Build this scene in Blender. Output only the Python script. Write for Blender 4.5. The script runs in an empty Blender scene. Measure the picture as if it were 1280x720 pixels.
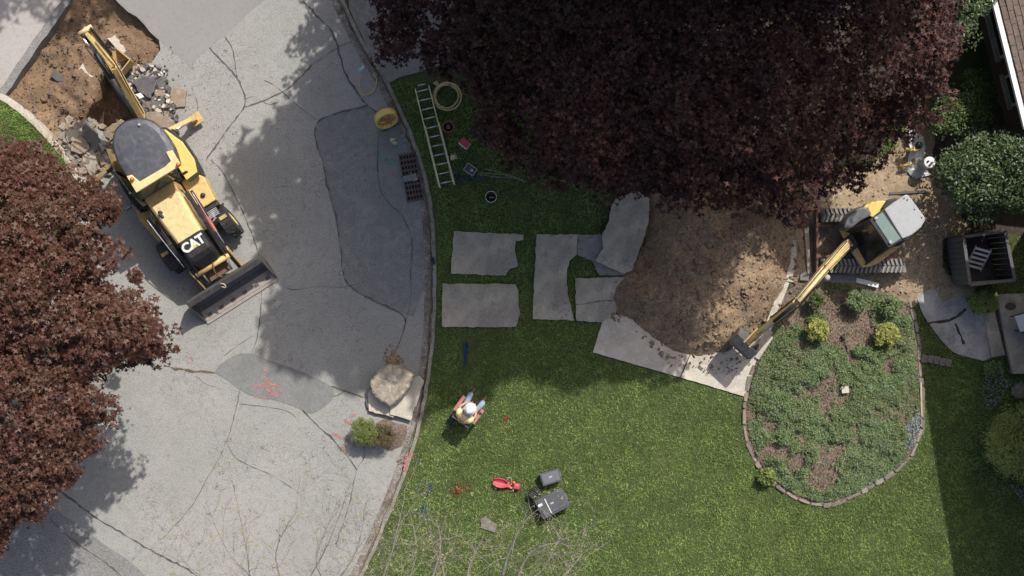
import bpy, bmesh, math, random
import numpy as np
from mathutils import Vector, Matrix
from mathutils.geometry import tessellate_polygon
random.seed(7); RNG = np.random.default_rng(7)
PI = math.pi
sc = bpy.context.scene
col = sc.collection

# ------------------------------------------------------------------ camera, world, sun, exposure
H = 40.0                       # drone height above the road, metres
FPX = 1706.7                   # focal length in photo pixels (48 mm on a 36 mm sensor)
cam = bpy.data.cameras.new('camera'); cam.lens = 48; cam.sensor_width = 36; cam.clip_end = 400; cam.clip_start = 0.5
co = bpy.data.objects.new('camera', cam); col.objects.link(co); co.location = (0, 0, H); sc.camera = co

COT = 0.88                     # shadow length per metre of height
SD = Vector((-0.50, -0.866))   # way the shadows fall on the ground
EL = math.atan(1 / COT)
w = bpy.data.worlds.new('World'); sc.world = w; w.use_nodes = True
nt = w.node_tree; bg = nt.nodes['Background']
sky = nt.nodes.new('ShaderNodeTexSky'); sky.sky_type = 'NISHITA'; sky.sun_disc = False
sky.air_density = .8; sky.dust_density = 4.0; sky.ozone_density = .15; sky.sun_elevation = EL; sky.sun_rotation = math.atan2(-SD.x, -SD.y)
nt.links.new(sky.outputs[0], bg.inputs[0]); bg.inputs[1].default_value = 0.13
sl = bpy.data.lights.new('sun', 'SUN'); sl.energy = 4.0; sl.angle = math.radians(0.53); sl.color = (1, .965, .915)
so = bpy.data.objects.new('sun', sl); col.objects.link(so)
dv = Vector((SD.x * COT, SD.y * COT, -1)).normalized()
so.rotation_euler = dv.to_track_quat('-Z', 'Y').to_euler(); so.location = (10, 17, 30)
sc.view_settings.view_transform = 'Standard'; sc.view_settings.look = 'None'
sc.view_settings.exposure = 0.08; sc.view_settings.gamma = 1
try: sc.view_settings.use_curve_mapping = False
except Exception: pass

# ------------------------------------------------------------------ helpers
def P(px, py, h=0.0):
    k = (H - h) / FPX
    return Vector(((px - 640) * k, (360 - py) * k, h))
def PW(pts, h=0.0):
    return [(P(x, y, h).x, P(x, y, h).y) for x, y in pts]
def ccw(p):
    a = sum(p[i][0] * p[(i + 1) % len(p)][1] - p[(i + 1) % len(p)][0] * p[i][1] for i in range(len(p)))
    return list(p) if a > 0 else list(reversed(p))
def sdist(X, Y, poly):
    """signed distance, positive inside"""
    X = np.asarray(X, float); Y = np.asarray(Y, float)
    d = np.full(X.shape, 1e9); ins = np.zeros(X.shape, bool); n = len(poly)
    for i in range(n):
        x0, y0 = poly[i]; x1, y1 = poly[(i + 1) % n]
        dx, dy = x1 - x0, y1 - y0; L = dx * dx + dy * dy + 1e-12
        t = np.clip(((X - x0) * dx + (Y - y0) * dy) / L, 0, 1)
        d = np.minimum(d, np.hypot(X - x0 - t * dx, Y - y0 - t * dy))
        c = ((y0 > Y) != (y1 > Y)) & (X < dx * (Y - y0) / (dy if abs(dy) > 1e-12 else 1e-12) + x0)
        ins ^= c
    return np.where(ins, d, -d)
def vnoise(X, Y, s, seed=0):
    X = np.asarray(X, float) * s; Y = np.asarray(Y, float) * s
    xi = np.floor(X).astype(np.int64); yi = np.floor(Y).astype(np.int64); fx = X - xi; fy = Y - yi
    fx = fx * fx * (3 - 2 * fx); fy = fy * fy * (3 - 2 * fy)
    def h(a, b):
        n = (a * 374761393 + b * 668265263 + seed * 1442695041) & 0xffffffff
        n = ((n ^ (n >> 13)) * 1274126177) & 0xffffffff
        return ((n ^ (n >> 16)) & 0xffff) / 65535.0
    return (h(xi, yi) * (1 - fx) + h(xi + 1, yi) * fx) * (1 - fy) + (h(xi, yi + 1) * (1 - fx) + h(xi + 1, yi + 1) * fx) * fy
def fbm(X, Y, s, o=4, seed=0):
    r = 0; a = .5
    for k in range(o): r = r + a * (vnoise(X, Y, s * 2 ** k, seed + k * 17) - .5); a *= .55
    return r * 2
def jag(pts, step=.12, amp=.02, seed=0, closed=True):
    """broken, irregular version of an outline"""
    rr = random.Random(seed); out = []; n = len(pts)
    for i in range(n if closed else n - 1):
        a = Vector(pts[i]); b = Vector(pts[(i + 1) % n]); L = (b - a).length; k = max(1, int(L / step))
        nrm = Vector((-(b - a).y, (b - a).x)).normalized() if L > 0 else Vector((0, 0))
        for j in range(k):
            p = a.lerp(b, j / k) + nrm * (rr.uniform(-amp, amp) if j else rr.uniform(-amp, amp) * .3)
            out.append((p.x, p.y))
    if not closed: out.append(tuple(pts[-1]))
    return out
def smooth(pts, n=4, closed=False):
    """catmull-rom through points (2d or 3d)"""
    V = [Vector(p) for p in pts]; out = []; N = len(V)
    rng = range(N if closed else N - 1)
    for i in rng:
        p0 = V[(i - 1) % N] if closed or i > 0 else V[0]; p1 = V[i]; p2 = V[(i + 1) % N]
        p3 = V[(i + 2) % N] if closed or i + 2 < N else V[-1]
        for j in range(n):
            t = j / n
            out.append(0.5 * ((2 * p1) + (p2 - p0) * t + (2 * p0 - 5 * p1 + 4 * p2 - p3) * t * t + (3 * p1 - p0 - 3 * p2 + p3) * t ** 3))
    if not closed: out.append(V[-1])
    return [tuple(p) for p in out]

def tag(o, label=None, cat=None, group=None, kind=None):
    if label: o['label'] = label
    if cat: o['category'] = cat
    if group: o['group'] = group
    if kind: o['kind'] = kind
    return o
def empty(name, loc, rz=0, label=None, cat=None, group=None):
    o = bpy.data.objects.new(name, None); col.objects.link(o)
    o.location = loc; o.rotation_euler = (0, 0, rz); o.empty_display_size = .2
    return tag(o, label, cat, group)
def link(name, me, m, parent=None, smooth_=False, bevel=0):
    o = bpy.data.objects.new(name, me); col.objects.link(o)
    if m is not None: me.materials.append(m)
    if parent is not None: o.parent = parent
    if smooth_:
        me.polygons.foreach_set('use_smooth', [True] * len(me.polygons))
    if bevel:
        b = o.modifiers.new('bevel', 'BEVEL'); b.width = bevel; b.segments = 2; b.limit_method = 'ANGLE'; b.angle_limit = math.radians(35)
    return o
def tri_mesh(name, V, F):
    """fast mesh from numpy arrays; F is (n,3) or (n,4)"""
    me = bpy.data.meshes.new(name); k = F.shape[1]
    me.vertices.add(len(V)); me.vertices.foreach_set('co', np.ascontiguousarray(V, dtype=np.float32).ravel())
    me.loops.add(F.size); me.loops.foreach_set('vertex_index', np.ascontiguousarray(F, dtype=np.int32).ravel())
    me.polygons.add(len(F)); me.polygons.foreach_set('loop_start', np.arange(0, F.size, k, dtype=np.int32))
    me.polygons.foreach_set('loop_total', np.full(len(F), k, dtype=np.int32))
    me.update(calc_edges=True); return me
class MB:
    def __init__(s): s.v = []; s.f = []
    def add(s, vs, fs, M=None):
        n = len(s.v)
        s.v += [tuple(M @ Vector(p)) if M is not None else tuple(p) for p in vs]
        s.f += [tuple(i + n for i in f) for f in fs]; return s
    def box(s, c, d, M=None, rz=0, taper=1.0, R=None):
        x, y, z = d[0] / 2, d[1] / 2, d[2] / 2
        R = R if R is not None else Matrix.Rotation(rz, 3, 'Z')
        vs = []
        for sz, k in ((-1, 1), (1, taper)):
            for sx, sy in ((-1, -1), (1, -1), (1, 1), (-1, 1)): vs.append(Vector(c) + R @ Vector((sx * x * k, sy * y * k, sz * z)))
        return s.add(vs, [(3, 2, 1, 0), (4, 5, 6, 7), (0, 1, 5, 4), (1, 2, 6, 5), (2, 3, 7, 6), (3, 0, 4, 7)], M)
    def prism(s, poly, z0, z1, M=None, zt=None, inset=0):
        """zt(x,y) optional top height"""
        p = ccw(poly); n = len(p)
        cx = sum(a[0] for a in p) / n; cy = sum(a[1] for a in p) / n
        q = [(a[0] + (cx - a[0]) * inset, a[1] + (cy - a[1]) * inset) for a in p]
        vs = [(x, y, z0) for x, y in p] + [(x, y, zt(x, y) if zt else z1) for x, y in q]
        fs = [tuple(reversed(range(n))), tuple(range(n, 2 * n))] + [(i, (i + 1) % n, n + (i + 1) % n, n + i) for i in range(n)]
        return s.add(vs, fs, M)
    def sidex(s, prof, y0, y1, M=None):
        """profile in x,z extruded along y"""
        p = ccw(prof); n = len(p)
        vs = [(x, y0, z) for x, z in p] + [(x, y1, z) for x, z in p]
        fs = [tuple(range(n)), tuple(reversed(range(n, 2 * n)))] + [(i, n + i, n + (i + 1) % n, (i + 1) % n) for i in range(n)]
        return s.add(vs, fs, M)
    def beam(s, a, b, w, h, M=None, w2=None, h2=None, up=(0, 0, 1)):
        """box beam from a to b, width w (sideways), height h"""
        a = Vector(a); b = Vector(b); d = (b - a).normalized(); u = Vector(up)
        sd = d.cross(u); sd = sd.normalized() if sd.length > 1e-4 else Vector((1, 0, 0)); u = sd.cross(d)
        w2 = w if w2 is None else w2; h2 = h if h2 is None else h2; vs = []
        for p, ww, hh in ((a, w, h), (b, w2, h2)):
            for i, j in ((-1, -1), (1, -1), (1, 1), (-1, 1)): vs.append(p + sd * (i * ww / 2) + u * (j * hh / 2))
        return s.add(vs, [(0, 1, 2, 3), (7, 6, 5, 4), (4, 5, 1, 0), (5, 6, 2, 1), (6, 7, 3, 2), (7, 4, 0, 3)], M)
    def tube(s, pts, r, n=8, M=None, closed=False):
        V = [Vector(p) for p in pts]; N = len(V); rs = r if isinstance(r, (list, tuple)) else [r] * N
        vs = []; prev = None
        for i in range(N):
            a = V[i - 1] if i > 0 else (V[-1] if closed else V[0]); b = V[(i + 1) % N] if (i + 1 < N or closed) else V[-1]
            d = (b - a).normalized()
            if prev is None:
                u = d.cross(Vector((0, 0, 1))); u = u.normalized() if u.length > .05 else d.cross(Vector((1, 0, 0))).normalized()
            else: u = (prev - d * prev.dot(d)).normalized()
            prev = u; v = d.cross(u)
            for k in range(n): vs.append(V[i] + (u * math.cos(2 * PI * k / n) + v * math.sin(2 * PI * k / n)) * rs[i])
        fs = []
        for i in range(N if closed else N - 1):
            j = (i + 1) % N
            for k in range(n): fs.append((i * n + k, i * n + (k + 1) % n, j * n + (k + 1) % n, j * n + k))
        if not closed: fs += [tuple(reversed(range(n))), tuple(range((N - 1) * n, N * n))]
        return s.add(vs, fs, M)
    def lathe(s, prof, M=None, n=20, caps=True):
        """(r,z) profile round z"""
        vs = []
        for r, z in prof:
            for k in range(n): vs.append((r * math.cos(2 * PI * k / n), r * math.sin(2 * PI * k / n), z))
        fs = [(i * n + k, i * n + (k + 1) % n, (i + 1) * n + (k + 1) % n, (i + 1) * n + k) for i in range(len(prof) - 1) for k in range(n)]
        if caps: fs += [tuple(reversed(range(n))), tuple(range((len(prof) - 1) * n, len(prof) * n))]
        return s.add(vs, fs, M)
    def ribbon(s, pts, w, z, amp=0.0, seed=0):
        """flat strip along a 2d path"""
        rr = random.Random(seed); V = [Vector(p[:2]) for p in pts]; vs = []; N = len(V)
        for i in range(N):
            d = (V[min(i + 1, N - 1)] - V[max(i - 1, 0)]); d = d.normalized() if d.length else Vector((1, 0))
            nn = Vector((-d.y, d.x)); ww = (w[i] if isinstance(w, list) else w) * (1 + rr.uniform(-amp, amp)) / 2
            o = nn * rr.uniform(-amp, amp) * ww
            vs += [(*(V[i] + nn * ww + o), z), (*(V[i] - nn * ww + o), z)]
        return s.add(vs, [(2 * i, 2 * i + 1, 2 * i + 3, 2 * i + 2) for i in range(N - 1)])
    def build(s, name, m, parent=None, sm=False, bevel=0):
        me = bpy.data.meshes.new(name); me.from_pydata(s.v, [], s.f); me.update()
        return link(name, me, m, parent, sm, bevel)
def fixn(o):
    bm = bmesh.new(); bm.from_mesh(o.data); bmesh.ops.recalc_face_normals(bm, faces=bm.faces); bm.to_mesh(o.data); bm.free(); return o
def sheet(name, poly, z, m, holes=(), parent=None, kind='structure'):
    loops = [[Vector((x, y, 0)) for x, y in ccw(poly)]] + [[Vector((x, y, 0)) for x, y in reversed(ccw(h))] for h in holes]
    tris = tessellate_polygon(loops); V = [(p.x, p.y, z) for l in loops for p in l]; F = []
    for t in tris:
        a, b, c = [Vector(V[i]) for i in t]
        F.append(tuple(t) if (b - a).cross(c - a).z > 0 else tuple(reversed(t)))
    me = bpy.data.meshes.new(name); me.from_pydata(V, [], F); me.update()
    o = link(name, me, m, parent)
    if kind and parent is None: o['kind'] = kind
    return o
def hfield(name, poly, zf, m, res=.1, pad=.3, kind='structure', parent=None, hole=None):
    """height sheet over a polygon: zf(X,Y,sd)->z"""
    xs = [p[0] for p in poly]; ys = [p[1] for p in poly]
    gx = np.arange(min(xs) - pad, max(xs) + pad, res); gy = np.arange(min(ys) - pad, max(ys) + pad, res)
    X, Y = np.meshgrid(gx, gy); X = X + RNG.uniform(-.25, .25, X.shape) * res; Y = Y + RNG.uniform(-.25, .25, X.shape) * res
    S = sdist(X, Y, poly); Z = zf(X, Y, S); nx = len(gx); ny = len(gy)
    keep = (S > -pad)
    if hole is not None: keep &= sdist(X, Y, hole) < 0.02
    I = np.arange(nx * ny).reshape(ny, nx)
    ok = keep[:-1, :-1] & keep[1:, :-1] & keep[:-1, 1:] & keep[1:, 1:]
    F = np.stack([I[:-1, :-1][ok], I[:-1, 1:][ok], I[1:, 1:][ok], I[1:, :-1][ok]], 1)
    used = np.unique(F); mp = np.zeros(nx * ny, np.int64); mp[used] = np.arange(len(used))
    V = np.stack([X.ravel(), Y.ravel(), Z.ravel()], 1)[used]
    o = link(name, tri_mesh(name, V, mp[F]), m, parent, True)
    if kind and parent is None: o['kind'] = kind
    return o
def dup(root, loc, rz=None, label=None, scale=None):
    r = root.copy(); col.objects.link(r); r.location = loc
    if rz is not None: r.rotation_euler = (r.rotation_euler.x, r.rotation_euler.y, rz)
    if label: r['label'] = label
    if scale: r.scale = (scale,) * 3 if not isinstance(scale, tuple) else scale
    for ch in list(root.children):
        c = ch.copy(); col.objects.link(c); c.parent = r
        for g in list(ch.children):
            d = g.copy(); col.objects.link(d); d.parent = c
    return r

# ------------------------------------------------------------------ materials
def nodes(name):
    m = bpy.data.materials.new(name); m.use_nodes = True; t = m.node_tree; return m, t, t.nodes['Principled BSDF']
def N(t, ty, **kw):
    n = t.nodes.new(ty)
    for k, v in kw.items():
        if k in n.inputs: n.inputs[k].default_value = v
        else: setattr(n, k, v)
    return n
def mixc(t, fac, a, b, bt='MIX'):
    n = t.nodes.new('ShaderNodeMix'); n.data_type = 'RGBA'; n.blend_type = bt
    for s, v in ((0, fac), (6, a), (7, b)):
        if hasattr(v, 'is_output'): t.links.new(v, n.inputs[s])
        else: n.inputs[s].default_value = v if s == 0 else (*v[:3], 1)
    return n.outputs[2]
def ramp(t, src, stops):
    r = t.nodes.new('ShaderNodeValToRGB'); e = r.color_ramp.elements
    while len(e) < len(stops): e.new(.5)
    for i, (p, c) in enumerate(stops):
        e[i].position = p; e[i].color = (c, c, c, 1) if not isinstance(c, (tuple, list)) else (*c, 1)
    t.links.new(src, r.inputs[0]); return r.outputs[0]
def noise(t, scale, detail=4, rough=.6, dist=0, coord=None):
    n = N(t, 'ShaderNodeTexNoise'); n.inputs['Scale'].default_value = scale; n.inputs['Detail'].default_value = detail
    n.inputs['Roughness'].default_value = rough; n.inputs['Distortion'].default_value = dist
    if coord is not None: t.links.new(coord, n.inputs['Vector'])
    return n.outputs['Fac']
def coords(t):
    return N(t, 'ShaderNodeTexCoord').outputs['Object']
def ground(name, c1, c2, c3=None, s1=.6, s2=14, s3=90, fine=.35, bump=.25, rough=.92, crack=0, stain=None):
    """layered ground material: broad tone, mid mottling, fine aggregate"""
    m, t, b = nodes(name); c = coords(t)
    f = ramp(t, noise(t, s1, 5, .62, .3, c), [(.36, 0), (.64, 1)])
    cc = mixc(t, f, c1, c2)
    if c3:
        f2 = ramp(t, noise(t, s2, 4, .65, 0, c), [(.5, 0), (.75, 1)]); cc = mixc(t, f2, cc, c3)
    if stain:
        f3 = ramp(t, noise(t, .9, 6, .7, 1.2, c), [(.52, 0), (.72, .75)]); cc = mixc(t, f3, cc, stain)
    fn = noise(t, s3, 2, .7, 0, c)
    g = ramp(t, fn, [(.32, 1 - fine), (.68, 1 + fine * .6)])
    cc = mixc(t, 1.0, cc, g, 'MULTIPLY')
    g2 = ramp(t, noise(t, s3 * .38, 3, .75, 0, c), [(.36, 1 - fine * .75), (.64, 1 + fine * .35)])
    cc = mixc(t, 1.0, cc, g2, 'MULTIPLY')
    if crack:
        v = N(t, 'ShaderNodeTexVoronoi', feature='DISTANCE_TO_EDGE'); v.inputs['Scale'].default_value = 3.2
        mp = N(t, 'ShaderNodeVectorMath', operation='ADD'); nn = N(t, 'ShaderNodeTexNoise'); nn.inputs['Scale'].default_value = 2.5
        t.links.new(c, nn.inputs['Vector']); t.links.new(c, mp.inputs[0]); t.links.new(nn.outputs['Color'], mp.inputs[1]); t.links.new(mp.outputs[0], v.inputs['Vector'])
        e = ramp(t, v.outputs['Distance'], [(0, 1), (.022, 0)])
        msk = ramp(t, noise(t, .5, 3, .6, 0, c), [(.45, 0), (.6, crack)])
        mm = N(t, 'ShaderNodeMath', operation='MULTIPLY'); t.links.new(e, mm.inputs[0]); t.links.new(msk, mm.inputs[1])
        cc = mixc(t, mm.outputs[0], cc, (.07, .068, .065))
    t.links.new(cc, b.inputs['Base Color']); b.inputs['Roughness'].default_value = rough
    bp = N(t, 'ShaderNodeBump'); bp.inputs['Strength'].default_value = bump; bp.inputs['Distance'].default_value = .02
    t.links.new(noise(t, s3 * .6, 5, .75, 0, c), bp.inputs['Height']); t.links.new(bp.outputs[0], b.inputs['Normal'])
    return m
def leafm(name, cols, trans=.35, rough=.5, big=None, spec=.4, mott=None):
    """leaf material: each leaf its own tone"""
    m, t, b = nodes(name); g = N(t, 'ShaderNodeNewGeometry'); n = len(cols)
    cc = ramp(t, g.outputs['Random Per Island'], [((i + .5) / n, c) for i, c in enumerate(cols)])
    if big:
        cc = mixc(t, ramp(t, noise(t, big[0], 3, .5, 0, coords(t)), [(.4, 0), (.62, big[2] if len(big) > 2 else .8)]), cc, big[1])
    if mott:
        for s_, lo in mott: cc = mixc(t, 1.0, cc, ramp(t, noise(t, s_, 3, .6, 0, coords(t)), [(.36, lo), (.62, 1.1)]), 'MULTIPLY')
    t.links.new(cc, b.inputs['Base Color']); b.inputs['Roughness'].default_value = rough; b.inputs['Specular IOR Level'].default_value = spec
    if trans:
        tr = N(t, 'ShaderNodeBsdfTranslucent'); t.links.new(cc, tr.inputs[0]); mx = N(t, 'ShaderNodeMixShader'); mx.inputs[0].default_value = trans
        t.links.new(b.outputs[0], mx.inputs[1]); t.links.new(tr.outputs[0], mx.inputs[2])
        t.links.new(mx.outputs[0], t.nodes['Material Output'].inputs[0])
    return m
def paint(name, c, rough=.45, dirt=(.16, .13, .1), amt=.5, metal=0, sc_=6, spec=.5):
    """painted or plastic surface with scuffs and dirt"""
    m, t, b = nodes(name); o = coords(t)
    f = ramp(t, noise(t, sc_, 8, .72, .4, o), [(.45, 0), (.75, amt)]); cc = mixc(t, f, c, dirt)
    f2 = ramp(t, noise(t, sc_ * 9, 4, .7, 0, o), [(.35, .88), (.7, 1.08)]); cc = mixc(t, 1.0, cc, f2, 'MULTIPLY')
    t.links.new(cc, b.inputs['Base Color']); b.inputs['Metallic'].default_value = metal; b.inputs['Specular IOR Level'].default_value = spec
    t.links.new(ramp(t, noise(t, sc_ * 2, 5, .7, 0, o), [(.3, max(rough - .12, .05)), (.7, min(rough + .25, 1))]), b.inputs['Roughness'])
    bp = N(t, 'ShaderNodeBump'); bp.inputs['Strength'].default_value = .12; bp.inputs['Distance'].default_value = .01
    t.links.new(noise(t, sc_ * 5, 4, .6, 0, o), bp.inputs['Height']); t.links.new(bp.outputs[0], b.inputs['Normal'])
    return m
M = {}
M['asphalt'] = ground('sun_bleached_asphalt', (.325, .325, .302), (.385, .378, .346), (.28, .281, .263), .35, 5, 55, .27, .4, .9, .9, (.31, .305, .275))
M['asphalt_smooth'] = ground('patched_asphalt', (.205, .21, .202), (.255, .258, .245), (.18, .184, .178), 1.0, 5, 55, .25, .25, .85, .5, (.33, .33, .31))
M['asphalt_oval'] = ground('repair_asphalt', (.195, .20, .192), (.235, .238, .228), (.175, .178, .17), 1.6, 5, 55, .2, .2, .85)
M['asphalt_dark'] = ground('older_asphalt', (.25, .247, .238), (.29, .285, .272), (.21, .207, .2), .8, 7, 50, .4, .25, .88, .4)
M['drive'] = ground('driveway_concrete', (.38, .355, .325), (.43, .40, .37), (.34, .32, .295), .6, 9, 80, .12, .1)
M['newconc'] = ground('smooth_concrete_panel', (.27, .262, .25), (.30, .29, .278), (.25, .242, .23), .5, 8, 90, .16, .1)
M['kerb'] = ground('kerb_concrete', (.36, .33, .28), (.24, .22, .18), (.14, .13, .09), 1.8, 8, 50, .35, .4)
M['slab'] = ground('old_sidewalk_concrete', (.50, .445, .345), (.31, .285, .24), (.27, .25, .205), 1.3, 4, 50, .22, .12, .9, .6, (.54, .49, .40))
M['slabwarm'] = ground('dusty_sidewalk_concrete', (.62, .56, .455), (.48, .44, .37), (.68, .62, .51), 1.1, 7, 60, .15, .2, .9, 0, (.36, .29, .21))
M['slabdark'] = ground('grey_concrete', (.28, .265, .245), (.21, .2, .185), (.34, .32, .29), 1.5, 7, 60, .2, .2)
M['pad'] = ground('weathered_pad_concrete', (.34, .32, .30), (.56, .54, .51), (.24, .215, .19), 1.5, 5, 50, .2, .25, .9, 0, (.5, .49, .48))
M['lawn'] = ground('lawn_soil', (.055, .085, .022), (.08, .105, .03), (.08, .07, .035), .5, 12, 60, .4, .5)
M['soil'] = ground('orange_soil', (.27, .178, .105), (.215, .14, .083), (.16, .115, .075), 1.1, 7, 45, .35, .5, .95, 0, (.36, .24, .14))
M['mound'] = ground('excavated_soil', (.355, .248, .155), (.255, .175, .108), (.43, .325, .215), .9, 6, 40, .4, .7, .95, 0, (.19, .135, .09))
M['dirt'] = ground('dry_trampled_soil', (.42, .32, .21), (.34, .25, .16), (.50, .41, .29), 1.3, 7, 45, .3, .5)
M['mulch'] = ground('bed_mulch', (.25, .18, .14), (.18, .13, .10), (.33, .26, .20), 2, 14, 40, .5, .8)
M['darksoil'] = ground('dark_soil_and_shade', (.06, .045, .033), (.09, .07, .05), (.12, .095, .07), 1.3, 9, 45, .4, .6)  # soil tone; also serves as painted shade under the maple
M['tar'] = ground('crack_sealer', (.075, .073, .07), (.11, .106, .10), (.20, .195, .185), 2.2, 12, 60, .3, .1, .8)
M['weedcrack'] = ground('mossy_crack', (.13, .10, .06), (.18, .15, .10), (.10, .10, .05), 3, 12, 60, .4, .4)
M['rock'] = ground('pale_boulder', (.44, .38, .29), (.30, .25, .19), (.54, .48, .39), 2.2, 6, 30, .3, .7)
M['stone'] = ground('edging_stone', (.25, .225, .18), (.16, .15, .12), (.34, .30, .25), 4, 9, 40, .35, .7)
M['chunkdark'] = ground('broken_asphalt', (.13, .13, .13), (.18, .175, .17), (.10, .09, .085), 3, 9, 50, .3, .4)
M['chunktan'] = ground('broken_soiled_concrete', (.34, .25, .17), (.28, .24, .20), (.42, .37, .31), 2.5, 7, 50, .3, .5)
M['bark'] = ground('bark', (.13, .10, .08), (.09, .07, .055), (.19, .16, .13), 3, 18, 40, .4, .9)
M['palebark'] = ground('pale_twig_bark', (.34, .305, .255), (.25, .225, .19), (.44, .40, .34), 4, 18, 40, .2, .4)
M['yellow'] = paint('machine_yellow', (.74, .52, .19), .5, (.34, .26, .15), .8, sc_=8)
M['yellow_dull'] = paint('dusty_and_shaded_yellow', (.58, .40, .16), .55, (.24, .17, .10), .75, sc_=9)
M['yellow_pale'] = paint('boom_yellow', (.82, .64, .31), .48, (.42, .32, .18), .75, sc_=8)
M['black'] = paint('black_paint', (.022, .022, .024), .5, (.12, .10, .08), .45)
M['rubber'] = paint('tyre_rubber', (.035, .035, .036), .8, (.13, .12, .10), .6)
M['roofgrey'] = paint('cab_roof_grey', (.075, .08, .098), .45, (.20, .195, .185), .7, sc_=4)
M['lightgrey'] = paint('silver_grey_roof', (.42, .435, .44), .3, (.26, .25, .24), .35, sc_=4)
M['podgrey'] = paint('grey_hood', (.11, .115, .125), .35, (.2, .19, .17), .4, sc_=4)
M['steel'] = paint('worn_steel', (.13, .125, .12), .5, (.24, .21, .18), .8, .5)
M['steelfloor'] = paint('scoured_bucket_floor', (.38, .34, .29), .5, (.22, .18, .15), .6, .1)
M['chrome'] = paint('chrome_rod', (.75, .75, .75), .2, (.5, .5, .5), .2, 1)
M['rust'] = paint('rusty_steel', (.16, .09, .06), .8, (.25, .14, .08), .8)
M['red'] = paint('red_paint', (.62, .10, .055), .45, (.25, .1, .07), .4)
M['orange'] = paint('orange_lens', (.75, .18, .05), .3, (.4, .15, .05), .3)
M['bucketorange'] = paint('orange_plastic', (.55, .21, .05), .5, (.3, .2, .1), .4)
M['white'] = paint('white_paint', (.8, .8, .78), .5, (.5, .48, .44), .4)
M['alu'] = paint('aluminium', (.62, .64, .67), .38, (.35, .35, .35), .3, .6)
M['fibreglass'] = paint('yellow_fibreglass', (.68, .63, .40), .5, (.4, .33, .15), .4)
M['hose'] = paint('yellow_hose', (.58, .45, .22), .5, (.3, .22, .1), .5, sc_=12)
M['tote'] = paint('charcoal_plastic', (.085, .09, .105), .42, (.17, .165, .16), .4, sc_=9)
M['totelight'] = paint('grey_plastic_trim', (.15, .155, .17), .45, (.2, .2, .19), .4)
M['bluewhite'] = paint('pale_blue_plastic', (.35, .5, .6), .4, (.3, .3, .3), .3)
M['wooddark'] = paint('dark_stained_board', (.075, .068, .062), .7, (.14, .13, .12), .7, sc_=12)
M['woodgrey'] = paint('weathered_board', (.13, .122, .115), .8, (.09, .085, .08), .7, sc_=12)
M['woodpale'] = paint('raw_board', (.50, .42, .31), .8, (.28, .22, .16), .7, sc_=12)
M['shingle'] = ground('roof_shingle', (.20, .15, .12), (.26, .20, .165), (.16, .12, .10), 3, 12, 60, .35, .5)
M['wall'] = ground('brick_wall_face', (.10, .055, .042), (.14, .08, .06), (.08, .05, .04), 2, 10, 40, .3, .4)
M['siding'] = paint('pale_siding', (.5, .48, .45), .6, (.3, .28, .25), .4)
M['denim'] = paint('pale_denim', (.27, .36, .46), .9, (.36, .44, .52), .7, sc_=15)
M['vest'] = paint('high_visibility_cloth', (.78, .80, .38), .8, (.85, .84, .6), .5, sc_=10)
M['vestband'] = paint('orange_reflective_band', (.85, .33, .2), .6, (.8, .6, .5), .4, sc_=10)
M['redcloth'] = paint('faded_red_cloth', (.46, .16, .17), .85, (.55, .32, .30), .7, sc_=15)
M['skin'] = paint('skin', (.55, .33, .24), .55, (.45, .25, .18), .3)
M['redbag'] = paint('red_plastic', (.55, .06, .09), .45, (.4, .08, .08), .3, sc_=9)
M['spraypaint'] = ground('red_marking_paint', (.52, .22, .18), (.46, .23, .19), (.40, .27, .24), 6, 20, 60, .4, .1)
M['spraygreen'] = ground('green_marking_paint', (.10, .42, .26), (.12, .36, .24), (.15, .3, .22), 6, 20, 60, .4, .1)
M['yellowpaint'] = paint('yellow_reel', (.78, .58, .16), .45, (.3, .2, .08), .45)
M['iron'] = paint('cast_iron', (.10, .085, .075), .7, (.16, .12, .09), .6, .3)
M['void'] = ground('dark_drain', (.012, .012, .012), (.02, .018, .016))
def glass(name, c, rough=.08, tw=.5):
    m, t, b = nodes(name); b.inputs['Base Color'].default_value = (*c, 1); b.inputs['Roughness'].default_value = rough
    b.inputs['Transmission Weight'].default_value = tw; b.inputs['IOR'].default_value = 1.45; return m
M['glassdark'] = glass('tinted_cab_glass', (.014, .017, .018), .14, 0.0); M['glassgreen'] = glass('green_cab_glass', (.07, .10, .09), .12, .35)
M['grassleaf'] = leafm('grass_blade', [(.235, .36, .095), (.28, .42, .115), (.35, .46, .14), (.245, .375, .10), (.39, .48, .19)], .35, .8, (.45, (.31, .39, .12), .55), .08, [(1.5, .76), (5, .76)])
M['grassbrown'] = leafm('yellowed_grass_blade', [(.33, .38, .15), (.38, .41, .19), (.28, .36, .12)], .25, .8, None, .08)
M['redleafsun'] = leafm('red_maple_leaf', [(.08, .030, .020), (.115, .046, .030), (.055, .023, .017), (.165, .085, .055), (.09, .035, .024)], .15, .5, (.7, (.11, .062, .034), .4), .35)
M['redleafbig'] = leafm('dark_maple_leaf', [(.043, .018, .0155), (.062, .026, .021), (.03, .0145, .013), (.12, .056, .042)], .12, .55, None, .22)
M['greenleaf'] = leafm('green_leaf', [(.075, .12, .03), (.11, .165, .045), (.14, .20, .06), (.06, .095, .028)], .3, .45)
M['yewleaf'] = leafm('lime_shrub_leaf', [(.18, .23, .06), (.25, .29, .08), (.14, .19, .05), (.30, .33, .11)], .3, .5)
M['hedgeleaf'] = leafm('glossy_hedge_leaf', [(.045, .075, .028), (.07, .108, .038), (.12, .16, .06), (.04, .065, .028)], .25, .4)
M['yellowleaf'] = leafm('golden_shrub_leaf', [(.40, .40, .10), (.48, .45, .14), (.29, .34, .09), (.35, .38, .11)], .3, .5)
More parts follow.
